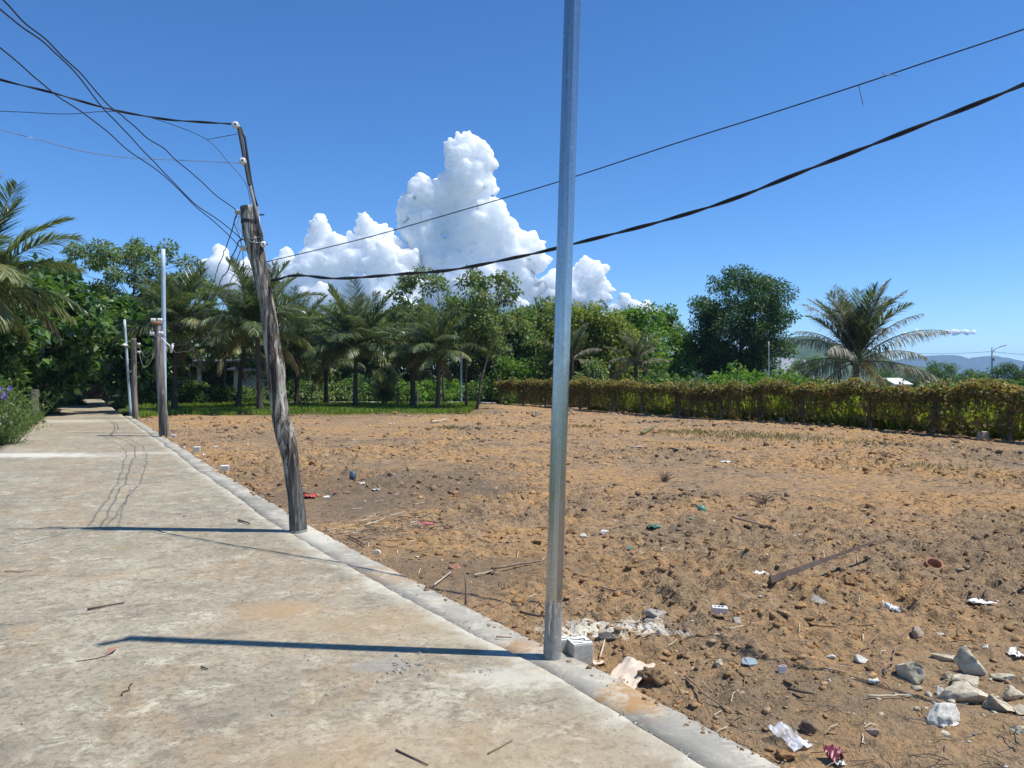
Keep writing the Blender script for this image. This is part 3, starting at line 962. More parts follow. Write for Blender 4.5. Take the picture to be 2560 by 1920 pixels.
# left: broad leaved trees over the road
big = [tree_meshes(31, 6.4, 2.0, (3.2, 3.0), 110, 100, .40, .24, .62, .17, base_z=.9),
       tree_meshes(32, 7.0, 2.2, (3.0, 3.0), 110, 100, .38, .22, .62, .17, base_z=1.0)]
put_tree('broadleaf_tree', 'dark large leaved tree arching over the left side of the road', 'tree', XU(40, 33), 33, big[0], M_LDARK)
put_tree('broadleaf_tree', 'tall glossy leaved tree behind the left palm', 'tree', XU(40, 38), 38, big[1], M_LDARK, rz=1.2, sc=1.08)
put_tree('broadleaf_tree', 'dark tree closing off the far end of the road', 'tree', XU(255, 62), 62, big[0], M_LDARK, rz=2.6, sc=1.15)
put_tree('broadleaf_tree', 'leafy tree at the left frame edge behind the flowering shrub', 'tree', XU(-100, 27), 27, big[1], M_LDARK, rz=3.9, sc=.72)
put_tree('broadleaf_tree', 'low branching tree whose crown hangs over the road end', 'tree', XU(160, 47), 47, big[1], M_LDARK, rz=5.0, sc=.95)

put_tree('broadleaf_tree', 'dense low tree shading the road behind the farthest wooden pole', 'tree', XU(345, 44), 44, big[0], M_LDARK, rz=.8, sc=.95)
airy = tree_meshes(33, 10.6, 5.0, (3.4, 3.2), 60, 220, .20, .10, .64, .15, base_z=4.6, shell=.5)
airy2 = tree_meshes(34, 8.8, 4.0, (2.7, 2.6), 48, 190, .20, .10, .58, .12, base_z=3.6, shell=.5)
put_tree('feathery_tree', 'tallest feathery tree left of the cloud behind the steel pole', 'tree', XU(335, 47), 47, airy, M_LDULL)
put_tree('feathery_tree', 'slender feathery tree right of the middle steel pole', 'tree', XU(470, 50), 50, airy2, M_LDULL, rz=1.4)

slim = [tree_meshes(41, 7.6, 3.0, (1.5, 1.5), 34, 62, .21, .11, .35, .075, lean=(.2, .1), base_z=3.0, shell=.3, flat=.8),
        tree_meshes(42, 7.3, 2.6, (1.9, 1.6), 42, 62, .21, .11, .36, .08, lean=(1.2, .2), base_z=2.6, shell=.3, flat=.8),
        tree_meshes(43, 7.9, 3.2, (1.3, 1.3), 30, 62, .21, .11, .32, .07, lean=(-.3, .1), base_z=3.2, shell=.3, flat=.8)]
put_tree('slim_tree', 'slim tree with forked pale trunk right of the last verge palm', 'tree', XU(1165, 41), 41, slim[0], M_LDULL, group='slim young trees on the verge')
put_tree('slim_tree', 'slim tree leaning right towards the tall steel pole', 'tree', XU(1190, 40), 40, slim[1], M_LDULL, group='slim young trees on the verge')
put_tree('slim_tree', 'sparse spire topped tree whose tip crosses the thick cable', 'tree', XU(1035, 44), 44, slim[2], M_LDULL, rz=.7, group='slim young trees on the verge')
put_tree('slim_tree', 'open crowned tree between the spire topped tree and the leaning one', 'tree', XU(1110, 46), 46, slim[0], M_LDULL, rz=2.4, sc=1.06, group='slim young trees on the verge')
put_tree('slim_tree', 'loose crowned young tree just left of the tall steel pole', 'tree', XU(1255, 47), 47, slim[1], M_LDULL, rz=2.9, sc=.92, group='slim young trees on the verge')

wood = [tree_meshes(51, 6.2, 1.8, (2.6, 2.3), 95, 110, .26, .135, .62, .11, base_z=.9, limbs=26),
        tree_meshes(52, 7.0, 2.0, (2.4, 2.2), 95, 110, .26, .135, .62, .11, base_z=1.0, limbs=26),
        tree_meshes(53, 5.4, 1.5, (2.8, 2.4), 95, 110, .26, .135, .62, .11, base_z=.6, limbs=26)]
wl = [(520, 56, 0, 1.0, M_LDULL, 'dull green tree behind the pale house'),
      (610, 60, 1, 1.0, M_LMID, 'tree between the house and the leaning wooden pole'),
      (700, 54, 2, 1.1, M_LDULL, 'bushy tree directly behind the leaning wooden pole'),
      (770, 57, 1, .98, M_LDULL, 'rounded tree right of the leaning pole, under the thick cable'),
      (850, 61, 0, 1.12, M_LDULL, 'tree behind the tall upright palm'),
      (930, 55, 1, .95, M_LDULL, 'tree behind the trunkless young palm'),
      (1010, 59, 0, 1.1, M_LMID, 'tree behind the spire topped tree'),
      (1090, 56, 1, 1.0, M_LDULL, 'dense tree behind the rightmost verge palm'),
      (1190, 60, 0, 1.12, M_LDULL, 'dark dense tree filling the gap beside the slim trees'),
      (1270, 54, 1, .98, M_LMID, 'dense tree above the left end of the vine fence'),
      (1345, 57, 0, 1.1, M_LDULL, 'dense tree behind the foot of the far fence'),
      (1445, 50, 1, 1.0, M_LYEL, 'yellow green tree just right of the tall steel pole'),
      (1515, 49, 1, .88, M_LYEL, 'yellow green tree with twiggy top above the vine fence'),
      (1580, 53, 1, .98, M_LBRIGHT, 'bright green pointed tree right of the yellow green ones'),
      (1660, 60, 0, 1.06, M_LBRIGHT, 'bright green tree at the right end of the tree row'),
      (420, 58, 2, 1.1, M_LDULL, 'shaded tree behind the middle wooden pole'),
      (320, 60, 1, 1.0, M_LDARK, 'dark tree right of the road end'),
      (1380, 66, 2, 1.2, M_LDULL, 'farther tree glimpsed left of the yellow green trees')]
for i, (u, Y, k, sc, mt, lb) in enumerate(wl):
    put_tree('background_tree', lb, 'tree', XU(u, Y), Y, wood[k], mt, rz=i * 1.37, sc=sc, group='trees behind the palms')

rnd_tree = tree_meshes(61, 9.8, 2.4, (3.95, 3.8), 215, 190, .23, .10, .76, .24, base_z=1.3, shell=.45, limbs=60)
put_tree('round_tree', 'big round deep green tree standing alone beyond the vine fence', 'tree', XU(1855, 60), 60, rnd_tree, M_LROUND)

far_t = [tree_meshes(62, 5.2, 1.6, (2.7, 2.4), 70, 70, .22, .12, .62, .14, base_z=.8, limbs=20)]
for u, Y, sc, lb in ((2350, 85, .68, 'far dark green tree right of the lone palm'), (2425, 92, .52, 'far tree between the lone palm and the street lamp'),
                     (2285, 98, .55, 'small far tree beside the white roof'), (2510, 52, .52, 'dark leafy tree at the foot of the street lamp'),
                     (2610, 50, .56, 'dark leafy tree at the right frame edge'), (2215, 95, .55, 'low far tree behind the lone palm'),
                     (2020, 88, .8, 'low far tree between round tree and lone palm'), (1760, 84, .95, 'far tree left of the big round tree')):
    put_tree('far_tree', lb, 'tree', XU(u, Y), Y, far_t[0], M_LROUND if Y < 60 else M_LMID, rz=u * .01, sc=sc, group='far trees beyond the fence')

# shrubs and hedges
bsh = [bush_mesh(71, (1.5, 1.2), 1.5, 60, 90, .17, .09, .4), bush_mesh(72, (1.3, 1.3), 2.2, 66, 90, .17, .09, .42), bush_mesh(73, (2.0, 1.2), 1.2, 66, 90, .17, .09, .38)]
for i, (u, Y, k, sc, mt, lb) in enumerate([
        (1290, 49, 1, 1.25, M_LBRIGHT, 'bright green bush at the left end of the vine fence'),
        (1215, 50, 0, 1.0, M_LMID, 'low green bush beside the pale back road'),
        (1100, 51, 2, 1.25, M_LBRIGHT, 'bright cassava bush behind the back road, right patch'),
        (1010, 52, 2, 1.2, M_LBRIGHT, 'bright cassava bush behind the back road, left patch'),
        (900, 52, 0, 1.1, M_LMID, 'green bush behind the trunk of the tall upright palm'),
        (820, 51, 2, 1.1, M_LDULL, 'dull bush behind the squat palm'),
        (735, 52, 0, 1.1, M_LMID, 'bush behind the thick dark palm trunk'),
        (520, 47, 2, 1.0, M_LMID, 'clipped green hedge in front of the pale house'),
        (600, 48, 2, .9, M_LMID, 'green hedge right of the teal door'),
        (470, 50, 0, 1.0, M_LDULL, 'bush left of the house porch'),
        (360, 44, 0, .9, M_LDULL, 'shaded bush beside the farthest wooden pole'),
        (1480, 43, 1, 1.1, M_LDULL, 'dark bush in the gap of the vine fence behind the steel pole'),
        (1640, 40, 0, 1.25, M_LMID, 'green shrub just over the vine fence left of the round tree'),
        (1740, 41, 2, 1.35, M_LMID, 'broad shrub below the left side of the round tree'),
        (1850, 40, 0, 1.35, M_LBRIGHT, 'bright shrub rising over the fence below the round tree'),
        (1955, 39, 0, 1.25, M_LBRIGHT, 'bright shrub right of the thin white pole'),
        (2060, 37, 2, 1.2, M_LMID, 'low shrub below the left fronds of the lone palm'),
        (2330, 34, 2, 1.15, M_LMID, 'low shrub over the fence right of the lone palm'),
        (2440, 33, 0, 1.05, M_LMID, 'shrub over the fence below the street lamp'),
        (2580, 31, 0, 1.05, M_LMID, 'shrub over the fence at the right frame edge'),
        (100, 34, 0, .5, M_LBRIGHT, 'small bright bush beside the grey stump left of the road'),
        (172, 45, 1, .5, M_LBRIGHT, 'leafy bush below the gate by the road'),
        (-22, 26, 1, .85, M_LMID, 'tall climbing shrub on the left verge behind the flowers'),
        (-105, 23.5, 1, 1.1, M_LMID, 'tall leafy shrub cut by the left frame edge'),
        (205, 63, 1, 1.2, M_LBRIGHT, 'sunlit bright shrub above the hedge at the road end')]):
    put_bush('leafy_shrub', lb, XU(u, Y), Y, bsh[k], mt, rz=i * 1.9, sc=sc, group='shrubs around the plot')

hb = bush_mesh(74, (4.5, .7), 1.5, 90, 80, .11, .06, .35)
put_bush('brown_hedge', 'brown and green hedge across the far end of the road', XU(260, 59), 59, hb, M_HEDGE, cat='hedge')

# flowering shrub by the road, left
rng = np.random.default_rng(81)
fs = empty('flowering_shrub', (float(x_left(18.6)) - .25, 18.6, 0), 'bushy flowering shrub with violet, pink and white blooms beside the road', 'shrub')
fs.scale = (.85, .85, 1.22)
ns = 420
bx = rng.normal(size=(ns, 2)) * np.array([.42, .34])
tips = np.stack([bx[:, 0] * 1.5, bx[:, 1] * 1.5, .35 + .78 * rng.random(ns)], 1)
mb = MB()
for i in range(0, ns, 3):
    mb.tube([(bx[i, 0] * .5, bx[i, 1] * .5, -.05), (bx[i, 0], bx[i, 1], tips[i, 2] * .5), tips[i]], [.007, .006, .003], 3, False)
mb.build('stem', M_LDULL, fs)
idx = rng.integers(0, ns, 6500); q = rng.random(6500)[:, None] ** .7
C = tips[idx] * q + np.stack([bx[idx, 0] * .5, bx[idx, 1] * .5, 0 * q[:, 0]], 1) * (1 - q) + rng.normal(size=(6500, 3)) * .04
D = rng.normal(size=(6500, 3)); D[:, 2] += .3
C[:, 2] = np.maximum(C[:, 2], .03)
link('foliage', mesh_np('foliage', *leaf_arrays(C, D, rng.normal(size=(6500, 3)) + [0, 0, 1], .075 + .05 * rng.random(6500), .018 + .012 * rng.random(6500))), M_LDULL, fs)
def blossom(mat, centers, r):
    n = len(centers); k = 6
    C = np.repeat(centers, k, 0)
    a = np.tile(np.arange(k) * 6.283 / k, n) + np.repeat(rng.random(n) * 6, k)
    D = np.stack([np.cos(a), -.6 + np.sin(a) * .5, np.sin(a) * .8], 1)
    link('blossom', mesh_np('blossom', *leaf_arrays(C, D, np.tile([[0, -1, .3]], (n * k, 1)), np.full(n * k, r), np.full(n * k, r * .8))), mat, fs)
for i in range(34):
    blossom(M_PETALV, np.array([[.18 + rng.normal() * .22, -.2 - rng.random() * .25, .85 + .3 * rng.random()]]), .075)
for i in range(20):
    blossom(M_PETALP, np.array([[.15 + rng.normal() * .36, -.3 - rng.random() * .3, .2 + .5 * rng.random()]]), .042)
for i in range(3):
    blossom(M_PETALR, np.array([[.05 + rng.normal() * .2, -.4 - rng.random() * .2, .6 + .15 * rng.random()]]), .05)


# ---------------- grass
def blades(pts, h, w, rng, lean=.35):
    n = len(pts)
    a = rng.random(n) * 6.283
    S = np.stack([np.cos(a), np.sin(a), np.zeros(n)], 1) * (w * (.7 + .6 * rng.random(n)))[:, None]
    b = rng.random(n) * 6.283
    hh = h * (.5 + .8 * rng.random(n))
    Ln = np.stack([np.cos(b), np.sin(b), np.zeros(n)], 1) * (hh * lean * rng.random(n) * 1.6)[:, None]
    up = np.zeros((n, 3)); up[:, 2] = 1
    V = np.stack([pts - S, pts + S, pts + Ln * .35 + up * (hh * .62)[:, None] + S * .6, pts + Ln + up * (hh * (1 - .25 * lean))[:, None]], 1).reshape(-1, 3)
    F = (np.arange(n) * 4)[:, None] + np.array([[0, 1, 2, 3]])
    return V, F


rng = np.random.default_rng(91)
n = 60000
y = 31.4 + 16.3 * rng.random(n) ** 1.3
x = np.interp(y, _OY, _OX) + .3 + rng.random(n) * (np.clip(-2.2 + .0 * y, None, 0) - np.interp(y, _OY, _OX))
edge = 32.0 + 3.4 * np.clip((x + 14) / 12, 0, 1) + 2.6 * (vn(x * .5, y * .3, 95) - .5)
ok = (y > edge) & (vn(x * .8, y * .8, 96) > .25)
pts = np.stack([x, y, soil_h(x, y) - .01], 1)[ok]
tag(link('grass', mesh_np('grass', *blades(pts, .14 + .12 * vn(pts[:, 0] * .6, pts[:, 1] * .6, 97), .016, rng)), M_GRASS),
    'green grass strip under the palms behind the tilled soil', 'grass', kind='stuff')
n = 12000
y = 19 + 36 * rng.random(n); x = x_left(y) - .05 - 3.2 * rng.random(n) ** 1.5
pts = np.stack([x, y, np.full(n, .0)], 1)
tag(link('verge_grass', mesh_np('verge_grass', *blades(pts, .22 + 0 * y, .014, rng)), M_GRASS), 'grass growing along the left edge of the road', 'grass', kind='stuff')
pts = []
for u, v, r0, r1, k in ((1900, 1092, 2.2, 1.0, 900), (1720, 1083, 1.3, .7, 420), (1130, 1076, .7, .7, 260), (1450, 1068, 1.0, .8, 160), (2300, 1170, 1.4, .5, 160), (2160, 1112, 1.4, .9, 260)):
    gx_, gy_ = G(u, v)
    q = rng.normal(size=(k, 2)) * [r0 * .5, r0 * .5]
    pts.append(np.stack([gx_ + q[:, 0], gy_ + q[:, 1] * r1, soil_h(gx_ + q[:, 0], gy_ + q[:, 1] * r1) - .01], 1))
pts = np.concatenate(pts)
tag(link('soil_weeds', mesh_np('soil_weeds', *blades(pts, .10 + 0 * pts[:, 0], .011, rng, .6)), M_DRYG), 'thin patches of faded grass on the tilled soil', 'weeds', kind='stuff')

# ---------------- vine covered fence
FP = np.array([(-.95, 46.8), (1.1, 44.6), (3.1, 40.2), (4.2, 36.4), (9.2, 28.4), (11.7, 23.9), (12.75, 18.9), (13.2, 15.0)])
seg = np.linalg.norm(np.diff(FP, axis=0), axis=1); cum = np.concatenate([[0], np.cumsum(seg)])
FL = cum[-1]
def fpt(d): return np.stack([np.interp(d, cum, FP[:, 0]), np.interp(d, cum, FP[:, 1])], -1)
def fnorm(d):
    a = fpt(np.clip(d - .3, 0, FL)); b = fpt(np.clip(d + .3, 0, FL))
    t_ = unit(b - a)
    return np.stack([-t_[:, 1], t_[:, 0]], 1) * -1      # towards the plot: left of travel is beyond


fence = empty('vine_fence', (FP[3][0], FP[3][1], 0), 'long wire fence smothered in yellowing vines along the right of the plot', 'fence')
O = np.array([FP[3][0], FP[3][1], 0])
rng = np.random.default_rng(101)
d = .4
pdist = []
while d < FL:
    pdist.append(d)
    d += rng.choice([1.1, 1.9, 2.3, 2.6])
for dd in pdist:
    c = fpt(np.array([dd]))[0] - O[:2]
    ln_ = rng.normal() * .03
    MB().box((c[0], c[1], .62), (.10, .10, 1.44), rng.random(), (ln_, rng.normal() * .03), .012).build('post', M_WOOD2, fence)
for z in (.35, .75, 1.15):
    dl = np.linspace(0, FL, 60)
    pp = fpt(dl)
    MB().tube([(a - O[0], b - O[1], z + .02 * math.sin(i)) for i, (a, b) in enumerate(pp)], .004, 3, False).build('wire', M_WIREG, fence)
# hanging strands
def hash1(d_, s_): return vn(d_, np.full_like(d_, .5), s_)
n = 1700
dl = rng.random(n) * FL
dens = hash1(dl * .55, 111)
near_post = np.min(np.abs(dl[:, None] - np.array(pdist)[None]), 1) < .22
keep = (rng.random(n) < .2 + .9 * dens) | near_post
dl = dl[keep]; dens = dens[keep]; near_post = near_post[keep]
pp = fpt(dl); nn = fnorm(dl)
off = rng.normal(size=len(dl)) * .13
botz = np.where(near_post, .05 + .3 * rng.random(len(dl)), np.clip(1.25 - (.2 + 1.2 * rng.random(len(dl)) * (dens + .35)), .04, 1.1))
mb = MB()
lc, ld = [], []
for i in range(len(dl)):
    x0, y0 = pp[i] - O[:2] + nn[i] * off[i]
    z1 = 1.28
    pts = []
    for k in range(5):
        s = k / 4
        pts.append((x0 + rng.normal() * .035, y0 + rng.normal() * .035, z1 + (botz[i] - z1) * s))
    mb.tube(pts, .006, 3, False)
    m = int(5 + 11 * (z1 - botz[i]))
    for k in range(m):
        s = rng.random() ** .8
        lc.append((x0 + rng.normal() * .06, y0 + rng.normal() * .06, z1 + (botz[i] - z1) * s))
tag(mb.build('vine_stem', M_VSTEM, fence), kind='stuff')
lc = np.array(lc)
D = rng.normal(size=lc.shape); D[:, 2] -= .8
tag(link('vine_leaf', mesh_np('vine_leaf', *leaf_arrays(lc, D, rng.normal(size=lc.shape) + [0, 0, .4], .06 + .06 * rng.random(len(lc)), .05 + .04 * rng.random(len(lc)))), M_VINED, fence), kind='stuff')
n = 34000
dl = rng.random(n) * FL
ht = 1.19 + .34 * (hash1(dl * .7, 121) - .5) + .30 * (hash1(dl * 2.1, 122) - .5)
pp = fpt(dl); nn = fnorm(dl)
th = rng.random(n) * 6.283; rr = rng.random(n) ** .5
ox = np.cos(th) * rr * (.26 + .1 * hash1(dl * 1.3, 123)); oz = np.sin(th) * rr * (.17 + .08 * hash1(dl * 1.7, 124))
oz = np.where(oz < 0, oz * (.9 + 4.6 * hash1(dl * 1.1, 125) ** 2 * rng.random(n)), oz * (.7 + 1.3 * hash1(dl * 4.0, 126) ** 2))
C = np.stack([pp[:, 0] - O[0] + nn[:, 0] * ox, pp[:, 1] - O[1] + nn[:, 1] * ox, ht + oz], 1)
D = rng.normal(size=C.shape); D[:, 2] -= .2
sh_c = []
for _ in range(150):
    d0 = rng.random() * FL
    q0 = fpt(np.array([d0]))[0] - O[:2]; a0 = rng.random() * 6.283; L0 = .12 + .34 * rng.random() ** 2
    for k in range(12):
        s0 = k / 11
        sh_c.append((q0[0] + math.cos(a0) * L0 * .7 * s0 ** 1.5 + rng.normal() * .02, q0[1] + math.sin(a0) * L0 * .7 * s0 ** 1.5 + rng.normal() * .02, 1.25 + L0 * s0 - .25 * L0 * s0 ** 3))
C = np.concatenate([C, np.array(sh_c)]); n = len(C)
D = rng.normal(size=C.shape); D[:, 2] -= .2
tag(link('vine_canopy', mesh_np('vine_canopy', *leaf_arrays(C, D, rng.normal(size=C.shape) * .6 + [0, 0, 1], .07 + .07 * rng.random(n), .055 + .05 * rng.random(n))), M_VINE, fence), kind='stuff')

n = 34000
dl = 9 + rng.random(n) * (FL - 9)
pp = fpt(dl); nn = fnorm(dl)
dist = .45 + 9 * rng.random(n) ** 1.6
pts = np.stack([pp[:, 0] - nn[:, 0] * dist * 1, pp[:, 1] - nn[:, 1] * dist * 1, np.full(n, -.05)], 1)
tag(link('tall_grass', mesh_np('tall_grass', *blades(pts, .75 + .3 * vn(pts[:, 0] * .5, pts[:, 1] * .5, 131), .022, rng, .4)), M_GRASSB),
    'tall sunlit grass showing through the vine fence', 'grass', kind='stuff')


# ================================================================== POLES
def steel_pole(name, label, base, height, r, lean, mat, seed, cement=True):
    rng = random.Random(seed)
    e = empty(name, base, label, 'pole', 'steel poles along the road')
    n = 72
    jit = [1 + rng.uniform(-.004, .004) + .020 * math.sin(k / n * 6.283 * 9 + 1) + .010 * math.sin(k / n * 6.283 * 14 + 2) for k in range(n)]
    pts = [Vector((lean[0] * z / height, lean[1] * z / height, z)) for z in [-.12 + (height + .12) * i / 10 for i in range(11)]]
    MB().tube(pts, r, n, True, lambda i, k: jit[k]).build('shaft', mat, e, True)
    if cement:
        zs = [-.1 + .46 * i / 12 for i in range(13)]
        mb = MB().tube([Vector((lean[0] * z / height, lean[1] * z / height, z)) for z in zs], [r * 1.02 + (.0015 if i < 12 else -.002) for i in range(13)], 40, False,
                       lambda i, k: 1 + .018 * math.sin(k * 3.1 + i * 1.3) * math.sin(i * .7 + k) + .012 * rng.random() - (.05 if i > 8 + 3 * math.sin(k * .9) else 0))
        mb.build('cement_collar', M_CEMENT, e, True)
    return e, Vector((lean[0], lean[1], height))


b0 = G(1380, 1641)
sp, tp = steel_pole('steel_pole', 'tall galvanised steel pole in the foreground standing on the concrete strip', (b0[0], b0[1], -.01), 5.42, .0475, (.172, .05), M_GALV, 1)
# short bracket arm at its head (out of view, its shadow lies on the road)
MB().tube([tp + Vector((0, 0, -.08)), tp + Vector((-.03, -.03, -.03)), tp + Vector((-.08, -.07, -.01))], [.035, .032, .028], 10).build('bracket_arm', M_GALV, sp, True)
mb = MB().box(tp + Vector((-.11, -.10, -.01)), (.09, .06, .04), R(38), bev=.01); mb.build('lamp_head', M_RUSTY, sp)
bm_ = (XU(412, 22.2), 22.2)
steel_pole('steel_pole', 'pale steel pole rising behind the middle wooden pole', (bm_[0], bm_[1], -.03), 5.35, .06, (-.05, 0), M_PALEPOLE, 2, False)
bf = G(327, 1036)
sp3, tp3 = steel_pole('steel_pole', 'farthest pale steel pole with a small white lamp shade', (bf[0], bf[1], -.03), 4.2, .055, (-.28, 0), M_PALEPOLE, 3, False)
MB().lathe([(.02, .10), (.05, .08), (.17, .0), (.16, -.01), (.03, .0)][::-1], 14, Matrix.Translation((-.21, -.12, 3.05))).build('lamp_shade', M_WHITE, sp3, True)
steel_pole('steel_pole', 'slim pale steel pole among the palms by the back road', (XU(1153, 47), 47, -.03), 3.6, .06, (0, 0), M_PALEPOLE, 4, False)
steel_pole('steel_pole', 'blue grey steel post beside the gate left of the road', (XU(188, 45), 45, -.03), 3.0, .06, (0, 0), M_PALEPOLE, 5, False)
steel_pole('steel_pole', 'thin white pole in front of the big round tree', (XU(1922, 53), 53, -.03), 4.15, .024, (0, 0), M_WHITEPOLE, 6, False)

# the leaning wooden pole in front
Yw = 8.03
prof = [(1352, 726, 768), (1333, 725, 767.5), (1311, 723, 767), (1284, 722, 764), (1243, 720, 758), (1203, 714, 752), (1162, 709, 748), (1121, 699, 743), (1081, 687, 736), (1040, 680, 723),
        (969, 673, 714), (918, 667, 712), (868, 661, 701), (817, 656, 695), (766, 650, 686), (716, 641, 676), (660, 627, 668), (609, 614, 658), (574, 606, 647), (540, 602, 641), (516, 601, 637)]
base = P(746, 1330, Yw); base.z = 0
wp = empty('wooden_pole', base, 'gnarled weathered wooden utility pole leaning left at the road edge', 'pole', 'wooden poles along the road')
ctr = []; rad = []
us = np.linspace(0, len(prof) - 1, 70)
vv = np.interp(us, range(len(prof)), [q[0] for q in prof]); ll = np.interp(us, range(len(prof)), [q[1] for q in prof]); rr = np.interp(us, range(len(prof)), [q[2] for q in prof])
for v, a, b in zip(vv, ll, rr):
    ctr.append(P((a + b) / 2, v, Yw) - base); rad.append((b - a) / 2 / FPX * Yw)
NS = 40
def wj(i, k):
    a = k / NS * 6.283
    z = i * .055
    f = mnoise.fractal(Vector((math.cos(a) * 4, math.sin(a) * 4, z * .55)), .8, 2.2, 4)
    g = abs(mnoise.noise(Vector((math.cos(a) * 9, math.sin(a) * 9, z * .25 + 9))))
    return 1 + .10 * f - .20 * max(0, .28 - g)
MB().tube(ctr, rad, NS, True, wj).build('post', M_WOOD, wp, True)
rel = lambda u, v, dy=0.0: P(u, v, Yw + dy) - base
# iron angle and pipe that lengthen it
MB().tube([rel(597, 318, -.02), rel(610, 388, -.02), rel(624, 462, -.02)], .020, 4).build('iron_angle', M_IRON, wp)
MB().tube([rel(621, 448), rel(638, 520, -.03), rel(656, 604, -.05)], .017, 10).build('extension_pipe', M_RUSTY, wp, True)
MB().tube([rel(601, 318, .03), rel(612, 345, .03), rel(619, 395, .03), rel(627, 450, .03), rel(635, 490, .03), rel(643, 516, .02)], .013, 6).build('down_lead', M_CABLE, wp, True)
MB().tube([rel(643, 516, 0), rel(650, 560, -.07), rel(658, 590, -.08), rel(655, 604, -.08)], .006, 5).build('down_lead', M_WIREG, wp, True)
def insulator(u, v, dy, axis, r, ln, mat, hole=True):
    m = Matrix.Translation(rel(u, v, dy)) @ Vector(axis).to_track_quat('Z', 'Y').to_matrix().to_4x4()
    h = ln / 2
    o = MB().lathe([(r * .35, -h), (r * .92, -h), (r, -h * .7), (r * .95, -h * .45), (r * .62, -h * .2), (r * .62, h * .2), (r * .95, h * .45), (r, h * .7), (r * .92, h), (r * .35, h)], 18, m).build('insulator', mat, wp, True)
    MB().lathe([(r * .3, -h * 1.25), (r * .3, h * 1.25)], 8, m).build('bolt', M_IRON, o)
insulator(589, 313, -.05, (.15, -1, .1), .034, .05, M_PORC)
insulator(607, 403, -.05, (.15, -1, .1), .034, .05, M_PORC)
insulator(597, 531, -.04, (1, -.2, -.15), .030, .06, M_PORCG)
insulator(610, 621, -.05, (1, -.25, -.1), .030, .065, M_PORC)
insulator(658, 611, -.06, (.3, -1, 0), .030, .05, M_PORC)
MB().tube([rel(640, 537), rel(660, 537, -.02)], .008, 6).build('bolt', M_IRON, wp)
MB().tube([rel(648, 611), rel(669, 611, -.03)], .008, 6).build('bolt', M_IRON, wp)
def band(v, n=1):
    i = min(range(len(vv)), key=lambda k: abs(vv[k] - v))
    MB().tube([ctr[i] + Vector((0, 0, -.02)), ctr[i] + Vector((.004, 0, .02))], rad[i] * 1.07, 24, False).build('strap', M_IRON, wp, True)
band(556)
for v in (592, 604, 610):
    i = min(range(len(vv)), key=lambda k: abs(vv[k] - v))
    ring = [ctr[i] + Vector((math.cos(a) * rad[i] * 1.1, math.sin(a) * rad[i] * 1.1, .02 * math.sin(a * 2 + v))) for a in np.linspace(0, 6.283, 19)]
    MB().tube(ring, .004, 4, False).build('binding_wire', M_WIREG, wp)
# cement foot
i0 = 3
MB().tube([ctr[0] + Vector((0, 0, -.02)), ctr[2] + Vector((0, 0, 0)), ctr[5]], [rad[0] * 1.12, rad[2] * 1.05, rad[5] * 1.03], 30, False,
          lambda i, k: 1 + .04 * math.sin(k * 2.3 + i)).build('cement_collar', M_CEMENT, wp, True)

def wooden_pole(label, pts, Y, rads, seed, extra):
    b = P(pts[0][0], pts[0][1], Y); b.z = -.03
    e = empty('wooden_pole', b, label, 'pole', 'wooden poles along the road')
    c = [P(u, v, Y) - b for u, v in pts]
    c[0].z = -.1
    fine_c, fine_r = [], []
    for j in np.linspace(0, len(c) - 1, 30):
        k = min(len(c) - 2, int(j)); f = j - k
        fine_c.append(c[k].lerp(c[k + 1], f)); fine_r.append(rads[k] * (1 - f) + rads[k + 1] * f)
    MB().tube(fine_c, fine_r, 20, True, lambda i, k: 1 + .07 * mnoise.noise(Vector((math.cos(k * .314) * 3, math.sin(k * .314) * 3, i * .12 + seed)))).build('post', M_WOOD2, e, True)
    extra(e, b)
    return e
def ex2(e, b):
    MB().tube([P(418, 1092, 21.1) - b, P(414, 1040, 21.1) - b, P(409, 985, 21.12) - b], [.07, .07, .06], 6).build('splint', M_WOOD2, e)
    for u, v in ((383, 800), (400, 800), (381, 834), (402, 833)):
        MB().lathe([(.02, -.06), (.05, -.05), (.05, -.02), (.03, 0), (.05, .02), (.05, .05), (.02, .06)], 10, Matrix.Translation(P(u, v, 20.95) - b) @ Matrix.Rotation(R(90), 4, 'Y')).build('insulator', M_PORC, e, True)
    MB().lathe([(.02, -.05), (.13, -.04), (.13, .04), (.02, .05)], 14, Matrix.Translation(P(392, 808, 21.2) - b)).build('strap', M_TERRA, e, True)
    MB().tube([P(396, 838, 20.95) - b, P(428, 868, 20.9) - b, P(432, 858, 20.9) - b, P(428, 882, 20.9) - b], [.012, .02, .035, .03], 6).build('rag', M_WHITE, e, True)
wooden_pole('middle wooden utility pole with insulators in front of the pale steel pole', [(410, 1092), (405, 1000), (398, 900), (394, 840), (392, 796)], 21.2, [.12, .112, .108, .104, .102], 3.0, ex2)
def ex3(e, b):
    for v in (860, 880):
        MB().lathe([(.02, -.06), (.05, -.05), (.03, 0), (.05, .05), (.02, .06)], 10, Matrix.Translation(P(347, v, 30.5) - b) @ Matrix.Rotation(R(90), 4, 'Y')).build('insulator', M_PORC, e, True)
wooden_pole('farthest wooden utility pole, short and stout, near the road end', [(339, 1046), (336, 980), (335, 920), (334, 845)], 30.6, [.11, .105, .10, .095], 7.0, ex3)

